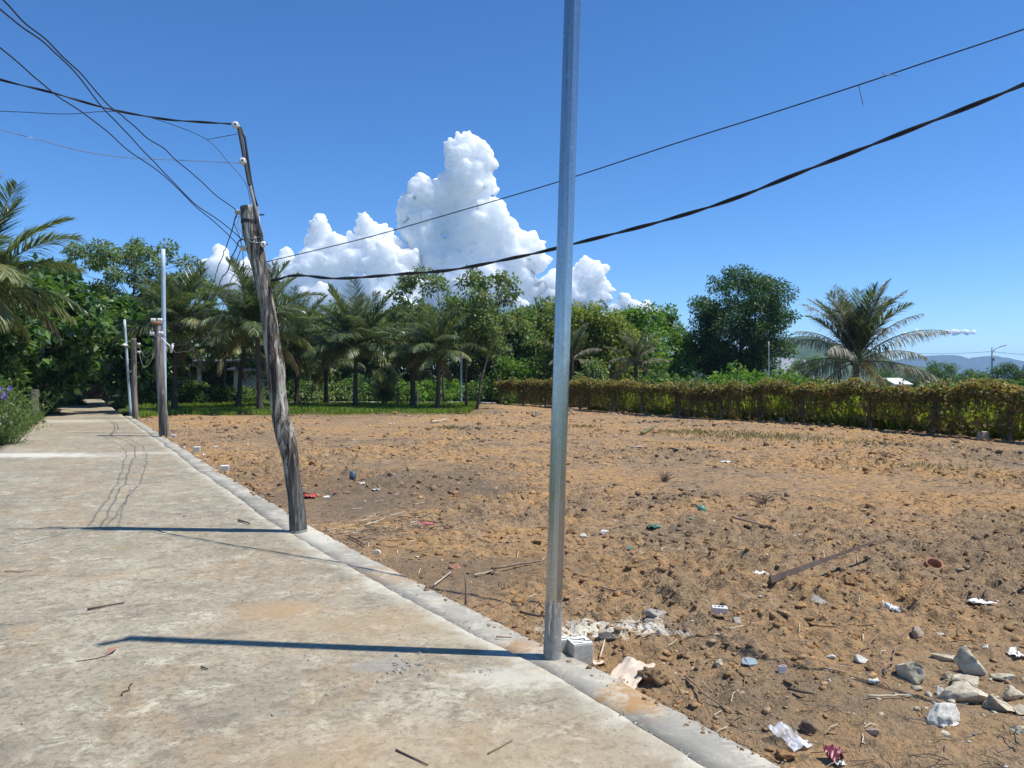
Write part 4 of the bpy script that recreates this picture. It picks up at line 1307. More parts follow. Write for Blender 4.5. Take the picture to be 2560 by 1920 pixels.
# street lamp far right
b = P(2480, 945, 128); b.z = -.3
sl = empty('street_lamp', b, 'distant grey street lamp with a curved arm at far right', 'street lamp')
MB().tube([(0, 0, 0), (0, 0, 4), (0, 0, 7.0)], [.13, .11, .09], 10).build('shaft', M_RUSTY, sl, True)
MB().tube([(0, 0, 6.0), (.5, 0, 6.7), (1.4, -.1, 7.1)], [.07, .06, .05], 8).build('arm', M_RUSTY, sl, True)
MB().box((1.8, -.1, 7.22), (1.1, .3, .12), 0, (0, R(-14)), .03).build('lamp_head', M_RUSTY, sl)
MB().box((.18, -.1, 5.0), (.3, .2, .5), 0, (0, 0), .03).build('control_box', M_RUSTY, sl)


# ================================================================== CABLES
def crom(pts, per=14):
    pts = [Vector(p) for p in pts]
    out = []
    ext = [pts[0] * 2 - pts[1]] + pts + [pts[-1] * 2 - pts[-2]]
    for i in range(1, len(ext) - 2):
        a, b, c, d = ext[i - 1], ext[i], ext[i + 1], ext[i + 2]
        for k in range(per):
            t_ = k / per
            out.append(.5 * ((2 * b) + (c - a) * t_ + (2 * a - 5 * b + 4 * c - d) * t_ ** 2 + (3 * b - a - 3 * c + d) * t_ ** 3))
    out.append(pts[-1])
    return out


CG = 'overhead wires of the leaning pole'
def cable(label, pts, r, mat=None, twist=False, wob=0.0, name='overhead_wire'):
    pth = crom([P(*q) if len(q) == 3 else q for q in pts])
    if wob:
        for i, q in enumerate(pth):
            s = min(1, i / 4, (len(pth) - 1 - i) / 4)
            pth[i] = q + Vector((mnoise.noise(q * 2.1), mnoise.noise(q * 2.3 + Vector((5, 0, 0))), mnoise.noise(q * 2.7 + Vector((0, 9, 0))))) * wob * s
    if not twist:
        o = MB().tube(pth, r, 6).build(name, mat or M_CABLE, None, True)
        return tag(o, label, 'wire', CG)
    e = empty(name, pth[0], label, 'wire', CG)
    dense = []
    for i in range(len(pth) - 1):
        for k in range(4): dense.append(pth[i].lerp(pth[i + 1], k / 4))
    tot = 0
    ph = []
    for i, q in enumerate(dense):
        if i: tot += (q - dense[i - 1]).length
        ph.append(tot / .74 * 6.283)
    for s in (0, math.pi):
        pl = []
        for i, q in enumerate(dense):
            tg = (dense[min(i + 1, len(dense) - 1)] - dense[max(0, i - 1)]).normalized()
            a = Vector((0, 0, 1)); a = (a - tg * a.dot(tg)).normalized(); c = tg.cross(a)
            pl.append(q - pth[0] + (a * math.cos(ph[i] + s) + c * math.sin(ph[i] + s)) * r * .95)
        MB().tube(pl, r, 6).build('strand', mat or M_CABLE, e, True)
    return e


cable('thick twisted black cable running right from the leaning pole behind the steel pole',
      [(678, 702, 8.0), (700, 697, 7.95), (723, 690, 7.85), (763, 689, 7.7), (829, 696, 7.5), (910, 693, 7.25), (1017, 684, 7.0), (1120, 676, 6.75), (1250, 652, 6.5), (1389, 621, 6.2), (1647, 555, 5.75), (1823, 501, 5.45), (2020, 424, 5.15), (2260, 331, 4.8), (2560, 211, 4.45), (2900, 60, 4.1), (3500, -230, 3.6)],
      .0080, None, True, name='twisted_cable')
cable('thin single wire stretched right from the leaning pole above the twisted cable',
      [(660, 656, 8.0), (804, 622, 7.6), (936, 589, 7.25), (1120, 536, 6.85), (1394, 455, 6.3), (1700, 355, 5.8), (1913, 288, 5.45), (2148, 212, 5.1), (2287, 165, 4.95), (2560, 73, 4.65), (2900, -50, 4.3), (3500, -280, 3.8)], .0045)
cable('short loose tie hanging from the thin right hand wire', [(2147, 214, 5.1), (2152, 238, 5.1), (2158, 262, 5.1)], .003, M_RUSTY)
cable('frayed tuft of string caught on the thin right hand wire', [(2206, 180, 5.0), (2212, 188, 5.0), (2225, 187, 5.0), (2246, 190, 5.0)], .0022, M_RUSTY)
cable('twisted black cable leading left from the top insulator', [(-700, 20, 6.9), (-300, 115, 7.2), (0, 199, 7.5), (128, 231, 7.6), (206, 254, 7.7), (293, 277, 7.8), (412, 298, 7.9), (500, 305, 7.95), (580, 310, 8.0)], .0066, None, True, name='twisted_cable')
cable('thin dark wire looping down to the pole head from the left', [(-500, 262, 7.4), (0, 278, 7.5), (160, 285, 7.6), (256, 279, 7.7), (330, 283, 7.8), (420, 308, 7.85), (517, 349, 7.9), (573, 408, 7.95), (614, 458, 7.95), (627, 508, 7.95)], .0034)
cable('short thin wire branching to the iron extension', [(517, 349, 7.9), (560, 341, 7.95), (594, 335, 8.0)], .003)
cable('pale grey wire ending at the second insulator', [(-600, 150, 7.1), (0, 323, 7.5), (92, 348, 7.6), (206, 378, 7.7), (320, 394, 7.8), (458, 401, 7.9), (602, 408, 7.97)], .0036, M_WIREG)
cable('uppermost thick wire dropping steeply from the top left to the pole head', [(-140, -170, 3.6), (5, -8, 4.0), (92, 87, 4.5), (192, 183, 5.1), (284, 270, 5.7), (321, 298, 6.0), (412, 380, 6.7), (458, 421, 7.1), (527, 476, 7.6), (596, 530, 7.98)], .0048, None, False, .03)
cable('second steep wire crossing beneath the uppermost one to the lower insulator', [(-120, -100, 3.6), (0, 22, 4.0), (115, 115, 4.7), (192, 188, 5.2), (256, 266, 5.6), (321, 334, 6.1), (412, 435, 6.8), (481, 504, 7.3), (540, 545, 7.7), (606, 600, 7.98)], .0048, None, False, .012)
cable('third steep wire entering lower on the left edge', [(-200, -60, 3.6), (0, 119, 4.3), (69, 179, 4.7), (137, 236, 5.1), (206, 279, 5.5), (275, 332, 5.9), (321, 376, 6.3), (398, 431, 6.8), (481, 508, 7.3), (536, 554, 7.7), (604, 622, 7.98)], .0045, None, False, .012)
cable('leftmost crooked drop wire sagging from the pole head to the middle pole', [(592, 540, 8.0), (584, 566, 8.1), (571, 598, 8.4), (559, 627, 8.8), (549, 665, 9.4), (529, 714, 10.4), (500, 775, 13), (462, 812, 17), (400, 802, 20.9)], .0055, None, False, .06)
cable('thick crooked drop wire from the lower insulator to the middle pole', [(608, 598, 8.0), (587, 639, 8.3), (564, 682, 8.9), (540, 731, 10), (510, 790, 12.5), (475, 850, 16.5), (440, 862, 19), (402, 834, 20.9)], .0068, None, False, .06)
cable('thin drop wire below the lower insulator', [(605, 625, 8.0), (598, 652, 8.3), (587, 679, 8.8), (569, 731, 9.8), (545, 800, 12), (500, 862, 16), (440, 880, 19.5), (384, 834, 20.9)], .0055, M_RUSTY, False, .05)
cable('loose wire dangling straight down beside the leaning pole', [(607, 628, 7.95), (608, 670, 7.95), (611, 720, 7.95), (612, 760, 7.96)], .0042, None, False, .015)
cable('thin wire slanting across behind the dangling one', [(622, 662, 8.1), (600, 690, 8.5), (575, 725, 9.3), (548, 770, 11)], .004, M_RUSTY, False, .03)
cable('tangle wire looping around the pole head insulator', [(594, 535, 7.93), (588, 560, 7.92), (600, 592, 7.93), (606, 618, 7.93)], .004, None, False, .03)
cable('second tangle wire between the two left insulators', [(600, 540, 7.93), (598, 570, 7.9), (610, 590, 7.92), (604, 612, 7.93), (612, 628, 7.94)], .004, M_RUSTY, False, .03)
cable('wire sagging between the middle and the farthest wooden poles', [(396, 836, 21), (380, 880, 24), (362, 892, 27), (346, 862, 30.4)], .009, M_RUSTY)
cable('slack wire hanging low between the middle and the farthest wooden poles', [(394, 842, 21), (376, 905, 24), (358, 915, 27), (347, 880, 30.4)], .009, M_WIREG)
cable('distant power line left of the street lamp', [(2290, 884, 150), (2380, 884, 140), (2480, 879, 128)], .03, M_RUSTY)
cable('distant power line right of the street lamp', [(2480, 879, 128), (2530, 884, 120), (2700, 896, 100)], .03, M_RUSTY)


# ================================================================== HOUSE, GATE, STAKES
hx = XU(545, 56)
ho = empty('small_house', (hx, 56, -.05), 'pale green house with a white columned porch half hidden behind the palms', 'house')
MB().box((1.2, 1.5, 1.45), (5.2, 3.0, 2.9)).build('wall', M_WALLG, ho)
mb = MB(); mb.box((0, -.1, 3.0), (10.2, 4.6, .14), 0, (R(5), 0)); mb.build('roof', M_ROOF, ho)
MB().box((-3.0, 1.5, 1.45), (3.2, 2.8, 2.9)).build('wall', M_WALLW, ho)
for xx in (-4.1, -2.5, -.7):
    mb = MB().box((xx, -1.6, 1.25), (.26, .26, 2.5), 0, (0, 0), .02).box((xx, -1.6, 2.45), (.4, .4, .14)).box((xx, -1.6, .08), (.4, .4, .16)); mb.build('column', M_WALLW, ho)
MB().box((-2.4, -1.6, 2.62), (3.9, .34, .22)).build('beam', M_WALLW, ho)
dr = MB().box((.35, -.03, 1.0), (.9, .08, 2.05)).build('door', M_TEAL, ho)
MB().box((.70, -.09, 1.0), (.05, .05, .14)).build('handle', M_RUSTY, dr)
wi = MB().box((2.1, -.02, 1.6), (1.1, .07, 1.0)).build('window', M_TEAL, ho)
for fx, fw, fz, fh in ((2.1, 1.24, 2.13, .08), (2.1, 1.24, 1.07, .08), (1.52, .08, 1.6, 1.0), (2.68, .08, 1.6, 1.0), (2.1, .05, 1.6, 1.0)):
    MB().box((fx, -.07, fz), (fw, .06, fh)).build('frame', M_WALLW, wi)
MB().box((.62, -.3, 1.85), (.28, .06, .7), .2, (.1, .1), .02).build('hanging_cloth', M_YELLOW, ho)
sh = empty('shed', (XU(645, 54), 54, -.05), 'white walled shed with a grey sheet roof right of the pale green house', 'shed')
MB().box((0, 0, 1.15), (2.6, 2.2, 2.3)).build('wall', M_WALLW, sh)
MB().box((-.5, -1.14, 1.0), (.8, .07, 1.9)).build('door', M_ROOF, sh)
MB().box((0, -.1, 2.42), (3.2, 3.0, .1), 0, (R(8), 0)).build('roof', M_ROOF, sh)
wr = empty('far_shed', (XU(2243, 90), 90, -.3), 'far low building with a bright white roof beside the lone palm', 'building')
MB().box((0, 0, .6), (1.8, 2.4, 1.3)).build('wall', M_WALLW, wr)
MB().box((0, -.2, 1.5), (2.1, 3.0, .1), 0, (R(14), 0)).build('roof', M_WHITE, wr)

gt = empty('gate', (XU(174, 46), 46, 0), 'white barred gate leaf beside the road on the left', 'gate', rz=R(50))
for i in range(9): MB().box((-.9 + i * .2, 0, 1.0), (.05, .04, 1.9)).build('bar', M_WHITEPOLE, gt)
for z in (.12, 1.0, 1.9): MB().box((-.1, .03, z), (1.8, .04, .07)).build('rail', M_WHITEPOLE, gt)
for i, (u, Y, h, lb) in enumerate(((995, 43, 1.0, 'short wooden stake beside the young palm, left one'), (1043, 43.3, .95, 'short wooden stake right of the stubby palm'), (85, 31, 1.15, 'grey weathered stump on the left verge'))):
    r = .05 if i < 2 else .17
    mb = MB().tube([(0, 0, -.1), (.01, 0, h * .5), (.02, .01, h)], [r * 1.1, r, r * .9], 10, True, lambda a, k: 1 + .08 * math.sin(k * 2.7 + a))
    tag(mb.build('stake' if i < 2 else 'tree_stump', M_WOOD2, None, False, (XU(u, Y), Y, 0)), lb, 'stake' if i < 2 else 'stump')


# ================================================================== MARKERS, RUBBLE, LITTER
def rock_mesh(seed, dims, cuts=9, sub=4, rough=.15):
    """an angular lump: a sphere planed off by random cuts, then roughened"""
    rng = np.random.default_rng(seed)
    import bmesh
    bm = bmesh.new(); bmesh.ops.create_icosphere(bm, subdivisions=sub, radius=1)
    V = np.array([v.co for v in bm.verts])
    for _ in range(cuts):
        nrm = unit(rng.normal(size=(1, 3)))[0]; h = .35 + .4 * rng.random()
        dd = V @ nrm
        V = V - np.maximum(0, dd - h)[:, None] * nrm
    for k, v in enumerate(bm.verts):
        q = Vector(V[k])
        f = 1 + rough * mnoise.fractal(q * 1.9 + Vector((seed, 0, 0)), .75, 2.2, 6)
        v.co = (q.x * f * dims[0] / 1.5, q.y * f * dims[1] / 1.5, q.z * f * dims[2] / 1.5)
    for f_ in bm.faces: f_.smooth = True
    me = bpy.data.meshes.new('rock'); bm.to_mesh(me); bm.free()
    return me


def at(u, v):
    """the spot on the tilled soil seen at column u, row v"""
    x, y = G(u, v)
    for _ in range(4):
        z = gz(x, y)
        Y = (EYE - z) * FPX / (v - HOR)
        x, y = (u - CX) / FPX * Y, Y
    q = np.array([[0, 0], [.03, 0], [-.03, 0], [0, .03], [0, -.03]])
    return Vector((x, y, float(np.mean(soil_h(x + q[:, 0], y + q[:, 1])))))


SEED = [500]
def lump(name, label, u, v, wpx, hpx, mat, cat, depth=None, rz=0, tilt=0, sub=4, group=None, cuts=9, sink=.33, onroad=False):
    SEED[0] += 1
    if cat == 'clod': sink, mat = .42, M_CLOD
    p = at(u, v) if not onroad else Vector((*G(u, v), .004))
    mpp = p.y / FPX
    k_ = 1.06 if cat == 'rubble' else .9
    w, h = wpx * mpp * k_, hpx * mpp * k_
    me = rock_mesh(SEED[0], (w, depth * mpp if depth else w * .8, h), cuts, sub, .42 if cat == 'clod' else .15)
    o = link(name, me, mat, None, (p.x, p.y, p.z + h * (.5 - sink)))
    o.rotation_euler = (tilt * .5, tilt, rz)
    return tag(o, label, cat, group)


# concrete marker posts
def marker(label, u, v, w, h, d=None, rz=0.2, top=True, ink=False):
    p = at(u, v)
    m = p.y / FPX
    w, h = w * m, h * m
    e = empty('concrete_marker', (p.x, p.y + w * .5, p.z - .04), label, 'marker post', 'concrete boundary markers', rz)
    MB().box((0, 0, h / 2 - .02), (w, w, h + .09), 0, (0, 0), .006).build('block', M_CONC, e)
    if top: MB().box((0, 0, h + .028), (w * .97, w * .97, .006)).build('painted_top', M_CTOP, e)
    return e
def near_marker(label, x, y, w, top, rz):
    e = empty('concrete_marker', (x, y, -.12), label, 'marker post', 'concrete boundary markers', rz)
    MB().box((0, 0, (top + .12) / 2 - .01), (w, w, top + .14), 0, (0, 0), .006).build('block', M_CONC, e)
    MB().box((0, 0, top + .122), (w * .96, w * .96, .006)).build('painted_top', M_CTOP, e)
    return e
mk = near_marker('small square concrete marker with inked white top beside the foreground steel pole', .395, 4.50, .125, .062, .3)
zt = .062 + .126
MB().tube([(-.05, .035, zt), (-.015, .01, zt), (.02, -.012, zt), (.055, -.03, zt)], .0032, 4).build('ink_line', M_INK, mk)
MB().tube([(-.05, -.025, zt), (-.02, -.035, zt), (.0, -.05, zt)], .0032, 4).build('ink_line', M_INK, mk)
MB().tube([(.018 + .017 * math.cos(a), .006 + .014 * math.sin(a), zt) for a in np.linspace(0, 6.283, 13)], .003, 4, False).build('ink_ring', M_INK, mk)
mk2 = near_marker('narrow concrete marker squeezed between the steel pole and the inked one', .302, 4.545, .062, .058, .3)
MB().tube([(-.022, .01, .184), (.0, -.012, .184), (.022, .0, .184)], .003, 4).build('ink_line', M_INK, mk2)
marker('pale concrete marker at the soil edge left of the leaning wooden pole', 558, 1184, 20, 20)
marker('pale concrete marker farther along the soil edge', 489, 1130, 16, 14)
marker('small concrete marker beside the foot of the middle wooden pole', 431, 1097, 12, 11)
for u, v, w, h, lb in ((1661, 1033, 9, 10, 'tiny concrete marker by the fence, left of the dark fence gap'), (1960, 1054, 13, 12, 'low concrete marker by the fence below the lone palm'),
                       (2172, 1066, 20, 14, 'grey concrete marker in the shade of the fence'), (2464, 1097, 19, 19, 'concrete marker by the fence at far right'),
                       (1240, 1036, 7, 12, 'pale concrete marker in the open soil left of the steel pole'), (1342, 1042, 7, 13, 'pale concrete marker in the open soil close to the steel pole'),
                       (1427, 1030, 8, 8, 'tiny concrete marker right of the steel pole')):
    marker(lb, u, v, w, h, top=False)

# heap of broken concrete, lower right
RB = 'broken concrete heap lower right'
lump('rubble_chunk', 'long buff slab of broken concrete lying left in the heap', 2288, 1690, 95, 50, M_RUB, 'rubble', 60, .75, .25, group=RB)
lump('rubble_chunk', 'upright curved chunk of broken concrete at the top of the heap', 2424, 1678, 62, 74, M_RUB, 'rubble', 40, -.3, .2, group=RB)
lump('rubble_chunk', 'thin flat concrete plate leaning on the upright chunk', 2366, 1652, 66, 16, M_RUB, 'rubble', 30, -.2, .1, group=RB)
lump('rubble_chunk', 'blocky concrete lump with a dark shadowed side in the middle of the heap', 2408, 1752, 92, 56, M_RUB, 'rubble', 55, -.55, -.15, group=RB)
lump('rubble_chunk', 'chalk white rounded lump at the front of the heap', 2360, 1800, 60, 62, M_CHALK, 'rubble', 50, .2, 0, group=RB)
lump('rubble_chunk', 'small chalky lump behind the white rounded one', 2354, 1738, 30, 32, M_CHALK, 'rubble', 26, .9, 0, group=RB)
lump('rubble_chunk', 'flat chalky flake in front of the white rounded lump', 2373, 1812, 40, 10, M_CHALK, 'rubble', 26, .3, 0, group=RB)
lump('rubble_chunk', 'greyish slab behind the blocky lump', 2424, 1706, 66, 26, M_RUB, 'rubble', 40, .2, .1, group=RB)
lump('rubble_chunk', 'pale chunk at the right edge of the picture in the heap', 2503, 1776, 74, 44, M_RUB, 'rubble', 50, -.4, .1, group=RB)
lump('rubble_chunk', 'broken piece above the right edge chunk', 2532, 1744, 50, 32, M_RUB, 'rubble', 34, .5, .2, group=RB)
lump('rubble_chunk', 'broken piece cut by the right frame edge, lower one', 2552, 1786, 44, 34, M_RUB, 'rubble', 34, .9, 0, group=RB)
lump('rubble_chunk', 'low pale fragment scattered right of the heap', 2507, 1697, 60, 14, M_RUB, 'rubble', 30, .1, 0, group=RB)
lump('rubble_chunk', 'small wedge between the long slab and the blocky lump', 2368, 1694, 30, 22, M_RUB, 'rubble', 22, .4, .2, group=RB)
lump('rubble_chunk', 'grey fragment at the far right below the heap', 2548, 1832, 40, 22, M_RUB, 'rubble', 30, .1, .1, group=RB)
lump('stone', 'buff rounded stone above the rubble heap', 2292, 1590, 34, 32, M_STONE, 'stone', 28, .3)
lump('stone', 'brown earthy rock behind the clear plastic bag', 2027, 1824, 54, 38, M_BROCK, 'stone', 40, .4)
lump('stone', 'flat buff stone between the bag and the rubble heap', 2176, 1826, 40, 24, M_STONE, 'stone', 26, -.3)
lump('stone', 'small grey stone right of the white box', 1843, 1552, 34, 24, M_GSTONE, 'stone', 24, .4)
lump('stone', 'broad pale slab stone half buried in the middle of the soil', 2042, 1506, 66, 26, M_GSTONE, 'stone', 44, .1, sink=.4)
lump('stone', 'pale mottled stone left of the glass shard', 1798, 1664, 28, 22, M_RUB, 'stone', 22, .1)
lump('stone', 'small pale stone below the white box', 1790, 1590, 22, 16, M_RUB, 'stone', 16, .1)
lump('stone', 'white limestone lump in the lime patch right of the steel pole', 1519, 1588, 54, 28, M_RUB, 'stone', 30, -.1)
lump('stone', 'flat grey slab behind the lime patch', 1637, 1536, 54, 28, M_GSTONE, 'stone', 34, .2, sink=.4)
lump('stone', 'grey stone just right of the lime patch', 1626, 1562, 48, 20, M_GSTONE, 'stone', 26, .1)
lump('stone', 'cream stone right of the lime patch', 1648, 1580, 30, 16, M_RUB, 'stone', 18, .2)
lump('stone', 'small white stone behind the steel pole, left one', 1456, 1346, 24, 14, M_CHALK, 'stone', 14, .1)
lump('stone', 'white shard of stone behind the steel pole, right one', 1510, 1332, 22, 14, M_CHALK, 'stone', 10, .3)
lump('stone', 'white pebble near the soil edge right of the leaning pole', 944, 1384, 20, 13, M_CHALK, 'stone', 12, .3)
lump('stone', 'orange stone set in the soil between the two near poles', 1140, 1420, 34, 15, M_TERRA, 'stone', 20, .3, sink=.45)
lump('stone', 'small grey stone on the strip edge beside the far markers', 508, 1139, 11, 10, M_CHALK, 'stone', 8, .2)
lump('stone', 'white pebble near the far markers', 539, 1118, 12, 5, M_CHALK, 'stone', 7, .2)
lump('stone', 'flat buff stone at the soil edge behind the far marker', 509, 1151, 26, 8, M_STONE, 'stone', 16, .1)
lump('stone', 'white pebble on the soil above the heap', 2346, 1596, 24, 9, M_CHALK, 'stone', 10, .2)
lump('stone', 'white pebble right of the upright chunk', 2464, 1620, 22, 11, M_CHALK, 'stone', 12, .1)
lump('stone', 'white oval pebble below the white block', 2073, 1675, 16, 10, M_CHALK, 'stone', 10, .1)
lump('stone', 'brown cobble on the far soil left of the tall weed tuft', 1595, 1124, 30, 14, M_STONE, 'stone', 18, .1)
lump('stone', 'dark boulder like clod at mid right', 2464, 1296, 40, 20, M_BROCK, 'clod', 26, .1)
lump('stone', 'dark clod between the two near poles', 1054, 1354, 34, 20, M_BROCK, 'clod', 22, .1)
lump('stone', 'rounded dark clod left of the white stones behind the steel pole', 1432, 1322, 24, 16, M_BROCK, 'clod', 16, .1)
lump('stone', 'large clod at the strip corner beside the cream wrapping', 1640, 1690, 70, 44, M_BROCK, 'clod', 44, .3, sink=.35)
lump('stone', 'dark clod below the fallen palm stalk', 2125, 1455, 34, 22, M_BROCK, 'clod', 22, .3)
lump('stone', 'crumbly brown clod behind the strip near the bottom of the frame', 1960, 1892, 60, 34, M_BROCK, 'clod', 36, .3, sink=.35)
lump('stone', 'pale squarish block lying on the soil left of the rubble', 2150, 1655, 42, 22, M_CHALK, 'stone', 18, -.2, cuts=12)
lump('stone', 'thin white shard left of the squarish block', 2079, 1640, 28, 10, M_CHALK, 'stone', 14, -.3)


def crumple(name, label, u, v, wpx, dpx, hpx, mat, cat, seed, n=9, rz=0.0, fold=1.0, tilt=0.0):
    p = at(u, v)
    m = p.y / FPX
    w, d_, h = wpx * m, dpx * m, hpx * m
    V = []; F = []
    for j in range(n):
        for i in range(n):
            a, b = i / (n - 1) - .5, j / (n - 1) - .5
            q = Vector((a * 3.1, b * 3.1, seed))
            z = abs(mnoise.noise(q)) * 1.5 + .4 * mnoise.noise(q * 2.6)
            V.append(((a + .18 * mnoise.noise(q * 1.4 + Vector((7, 0, 0))) * fold) * w, (b + .18 * mnoise.noise(q * 1.4 + Vector((0, 7, 0))) * fold) * d_, max(.004, z * h + tilt * h * (b + .5))))
    for j in range(n - 1):
        for i in range(n - 1):
            k = j * n + i
            F.append((k, k + 1, k + n + 1, k + n))
    o = link(name, mesh_np(name, V, F), mat, None, (p.x, p.y, p.z + .004))
    so = o.modifiers.new('thickness', 'SOLIDIFY'); so.thickness = .0012
    o.rotation_euler = (0, 0, rz)
    return tag(o, label, cat)


crumple('wrapping_sheet', 'crumpled cream wrapping sheet beside the strip, right of the inked marker', 1572, 1702, 84, 120, 12, M_PAPER, 'litter', 3.3, 16, -.6, .5, 2.2)
crumple('paper_scrap', 'small cream paper scrap touching the marker', 1495, 1662, 36, 26, 12, M_PAPER, 'litter', 5.1, 6, .2)
crumple('plastic_bag', 'clear crumpled plastic bag near the bottom edge', 1975, 1858, 62, 84, 14, M_BAG, 'plastic bag', 7.7, 20, .5, .6, 1.6)
crumple('foil_packet', 'crumpled maroon and white packet at the bottom edge', 2084, 1905, 34, 40, 30, M_MAROON, 'litter', 9.2, 8, .2, 1.2, .6)
crumple('paper_scrap', 'white torn flap beside the maroon packet', 2098, 1912, 26, 24, 14, M_WHITE, 'litter', 2.2, 6, .5)
crumple('red_bag', 'scrap of red plastic right of the leaning wooden pole', 776, 1243, 30, 34, 9, M_RED, 'litter', 4.4, 8, .1, 1.3)
crumple('plastic_strip', 'faded red plastic strip on the soil between the two near poles', 1062, 1311, 46, 30, 5, M_PINK, 'litter', 4.9, 7, .1, 1.3)
crumple('green_scrap', 'torn green plastic film right of the steel pole', 1630, 1318, 36, 36, 8, M_GREENP, 'litter', 6.1, 8, .1, 1.4)
crumple('green_scrap', 'small dark green plastic scrap nearer the steel pole', 1577, 1374, 14, 20, 8, M_GREENP, 'litter', 6.9, 6, .1, 1.4)
crumple('green_scrap', 'flat green scrap above the torn green film', 1727, 1293, 18, 14, 4, M_GREENP, 'litter', 8.3, 5, .1, 1.4)
crumple('white_rag', 'ragged white scrap standing in the soil right of centre', 2232, 1528, 24, 50, 20, M_WHITE, 'litter', 1.4, 8, .1, 1.4)
crumple('white_rag', 'flattened white rag near the right edge above the heap', 2457, 1498, 70, 34, 9, M_WHITE, 'litter', 1.9, 9, .1, 1.4)
crumple('paper_scrap', 'star shaped white paper scrap left of the fallen palm stalk', 1892, 1424, 42, 30, 8, M_WHITE, 'litter', 3.9, 7, .3, 1.6)
crumple('paper_scrap', 'white folded scrap left of the heap of rubble', 2183, 1708, 30, 22, 9, M_WHITE, 'litter', 8.8, 6, .3, 1.4)
crumple('paper_scrap', 'white scrap on the soil in the middle distance', 1998, 1341, 24, 16, 5, M_WHITE, 'litter', 9.8, 6, .3, 1.2)
crumple('paper_scrap', 'white scrap on the far soil above the weed tuft', 1815, 1153, 24, 26, 5, M_WHITE, 'litter', 10.8, 6, .3, 1.2)
crumple('paper_scrap', 'white scrap right of the pipe stub, nearer one', 941, 1230, 20, 16, 5, M_WHITE, 'litter', 11.8, 6, .3, 1.2)
crumple('paper_scrap', 'white scrap beside the pipe stub', 904, 1206, 14, 16, 5, M_WHITE, 'litter', 12.8, 6, .3, 1.2)
crumple('paper_scrap', 'curled white strip right of the red plastic scrap', 816, 1234, 14, 24, 4, M_WHITE, 'litter', 13.8, 6, .3, 1.4)
crumple('paper_scrap', 'pink scrap right of the red plastic scrap', 839, 1235, 8, 18, 4, M_PINK, 'litter', 14.8, 5, .3, 1.4)
crumple('silver_wrapper', 'crumpled silver wrapper at the right frame edge', 2541, 1640, 36, 34, 16, M_WHITE, 'litter', 15.8, 8, .3, 1.4)

p_ = at(1799, 1532); m_ = p_.y / FPX
bx_ = empty('small_box', (p_.x, p_.y, p_.z), 'small white printed carton lying on the soil', 'box', rz=-.12)
MB().box((0, 0, 10 * m_), (38 * m_, 18 * m_, 17 * m_), 0, (.1, .05), .002).build('carton', M_WHITE, bx_)
for i in range(3): MB().box((-11 * m_ + i * 9 * m_, 0, 18.9 * m_), (5 * m_, 7 * m_, .0015), .3 * i, (.1, .05)).build('print', M_INK, bx_)
p_ = at(1955, 1682); m_ = p_.y / FPX
mb = MB()
for cx_, cy_, sx_, sy_ in ((0, .009, .04, .003), (0, -.009, .04, .003), (-.02, 0, .003, .02), (.02, 0, .003, .02)):
    mb.box((cx_, cy_, .018), (sx_, sy_, .036))
mb.box((0, 0, .001), (.042, .022, .003))
tag(mb.build('white_tray', M_WHITE, None, False, p_), 'small open white plastic box right of the glass shard', 'litter')
p_ = at(1872, 1660); m_ = p_.y / FPX
mb = MB(); base_i = len(mb.v)
sh_ = [(-20, -6), (-4, -12), (18, -8), (20, 6), (2, 13), (-14, 6)]
for z in (.004, .009):
    for a, b_ in sh_: mb.v.append(Vector((a * m_, b_ * m_ * 1.6, z + .012 * (b_ > 0))))
mb.f += [(5, 4, 3, 2, 1, 0), (6, 7, 8, 9, 10, 11)] + [(i, (i + 1) % 6, 6 + (i + 1) % 6, 6 + i) for i in range(6)]
tag(mb.build('glass_shard', M_BLUEG, None, False, p_), 'pale blue glass shard on the soil right of the inked marker', 'glass')
p_ = at(882, 1198)
mb = MB().lathe([(.052, -.05), (.052, .135), (.044, .135), (.044, .03), (.005, .03)], 20)
tag(mb.build('pipe_stub', M_PIPE, None, True, p_), 'dark blue grey pipe stub standing upright in the soil', 'pipe')
p_ = at(2332, 1430)
mb = MB().lathe([(.02, -.05), (.055, -.035), (.075, .01), (.066, .04), (.072, .052), (.060, .055), (.052, .04), (.055, .0), (.03, -.02), (.01, -.025)], 22, Matrix.Rotation(R(30), 4, 'X'))
tag(mb.build('clay_pot', M_TERRA, None, True, p_ + Vector((0, 0, .03))), 'small round terracotta pot tipped over in the soil at right', 'pot')
p_ = at(1755, 1272)
mb = MB().lathe([(.01, -.045), (.035, -.04), (.05, -.01), (.05, .02), (.035, .045), (.014, .055), (.014, .085), (.004, .085)], 16, Matrix.Rotation(R(-55), 4, 'Y'))
tag(mb.build('green_bottle', M_GREENP, None, True, p_ + Vector((0, 0, .045))), 'squat green bottle half buried in the soil at mid right', 'bottle')


def stick(name, label, a, b, r, mat, cat='stick', wob=.02, lift=.012, seed=0, onroad=False, taper=.6):
    pa = at(*a) if not onroad else Vector((*G(*a), .006)); pb = at(*b) if not onroad else Vector((*G(*b), .006))
    L_ = (pb - pa).length
    pts = []
    for i in range(9):
        s = i / 8
        q = pa.lerp(pb, s)
        g = .005 if onroad else gz(q.x, q.y)
        q.z = max(q.z, g * .6 + q.z * .4) + lift + r
        pts.append(q - pa + Vector((mnoise.noise(Vector((s * 3, seed, 1))), mnoise.noise(Vector((s * 3, seed, 5))), .4 * mnoise.noise(Vector((s * 3, seed, 9))))) * wob * L_ * 2 * math.sin(math.pi * s))
    o = MB().tube(pts, [r * (1 - (1 - taper) * i / 8) for i in range(9)], 6).build(name, mat, None, True, pa)
    return tag(o, label, cat)


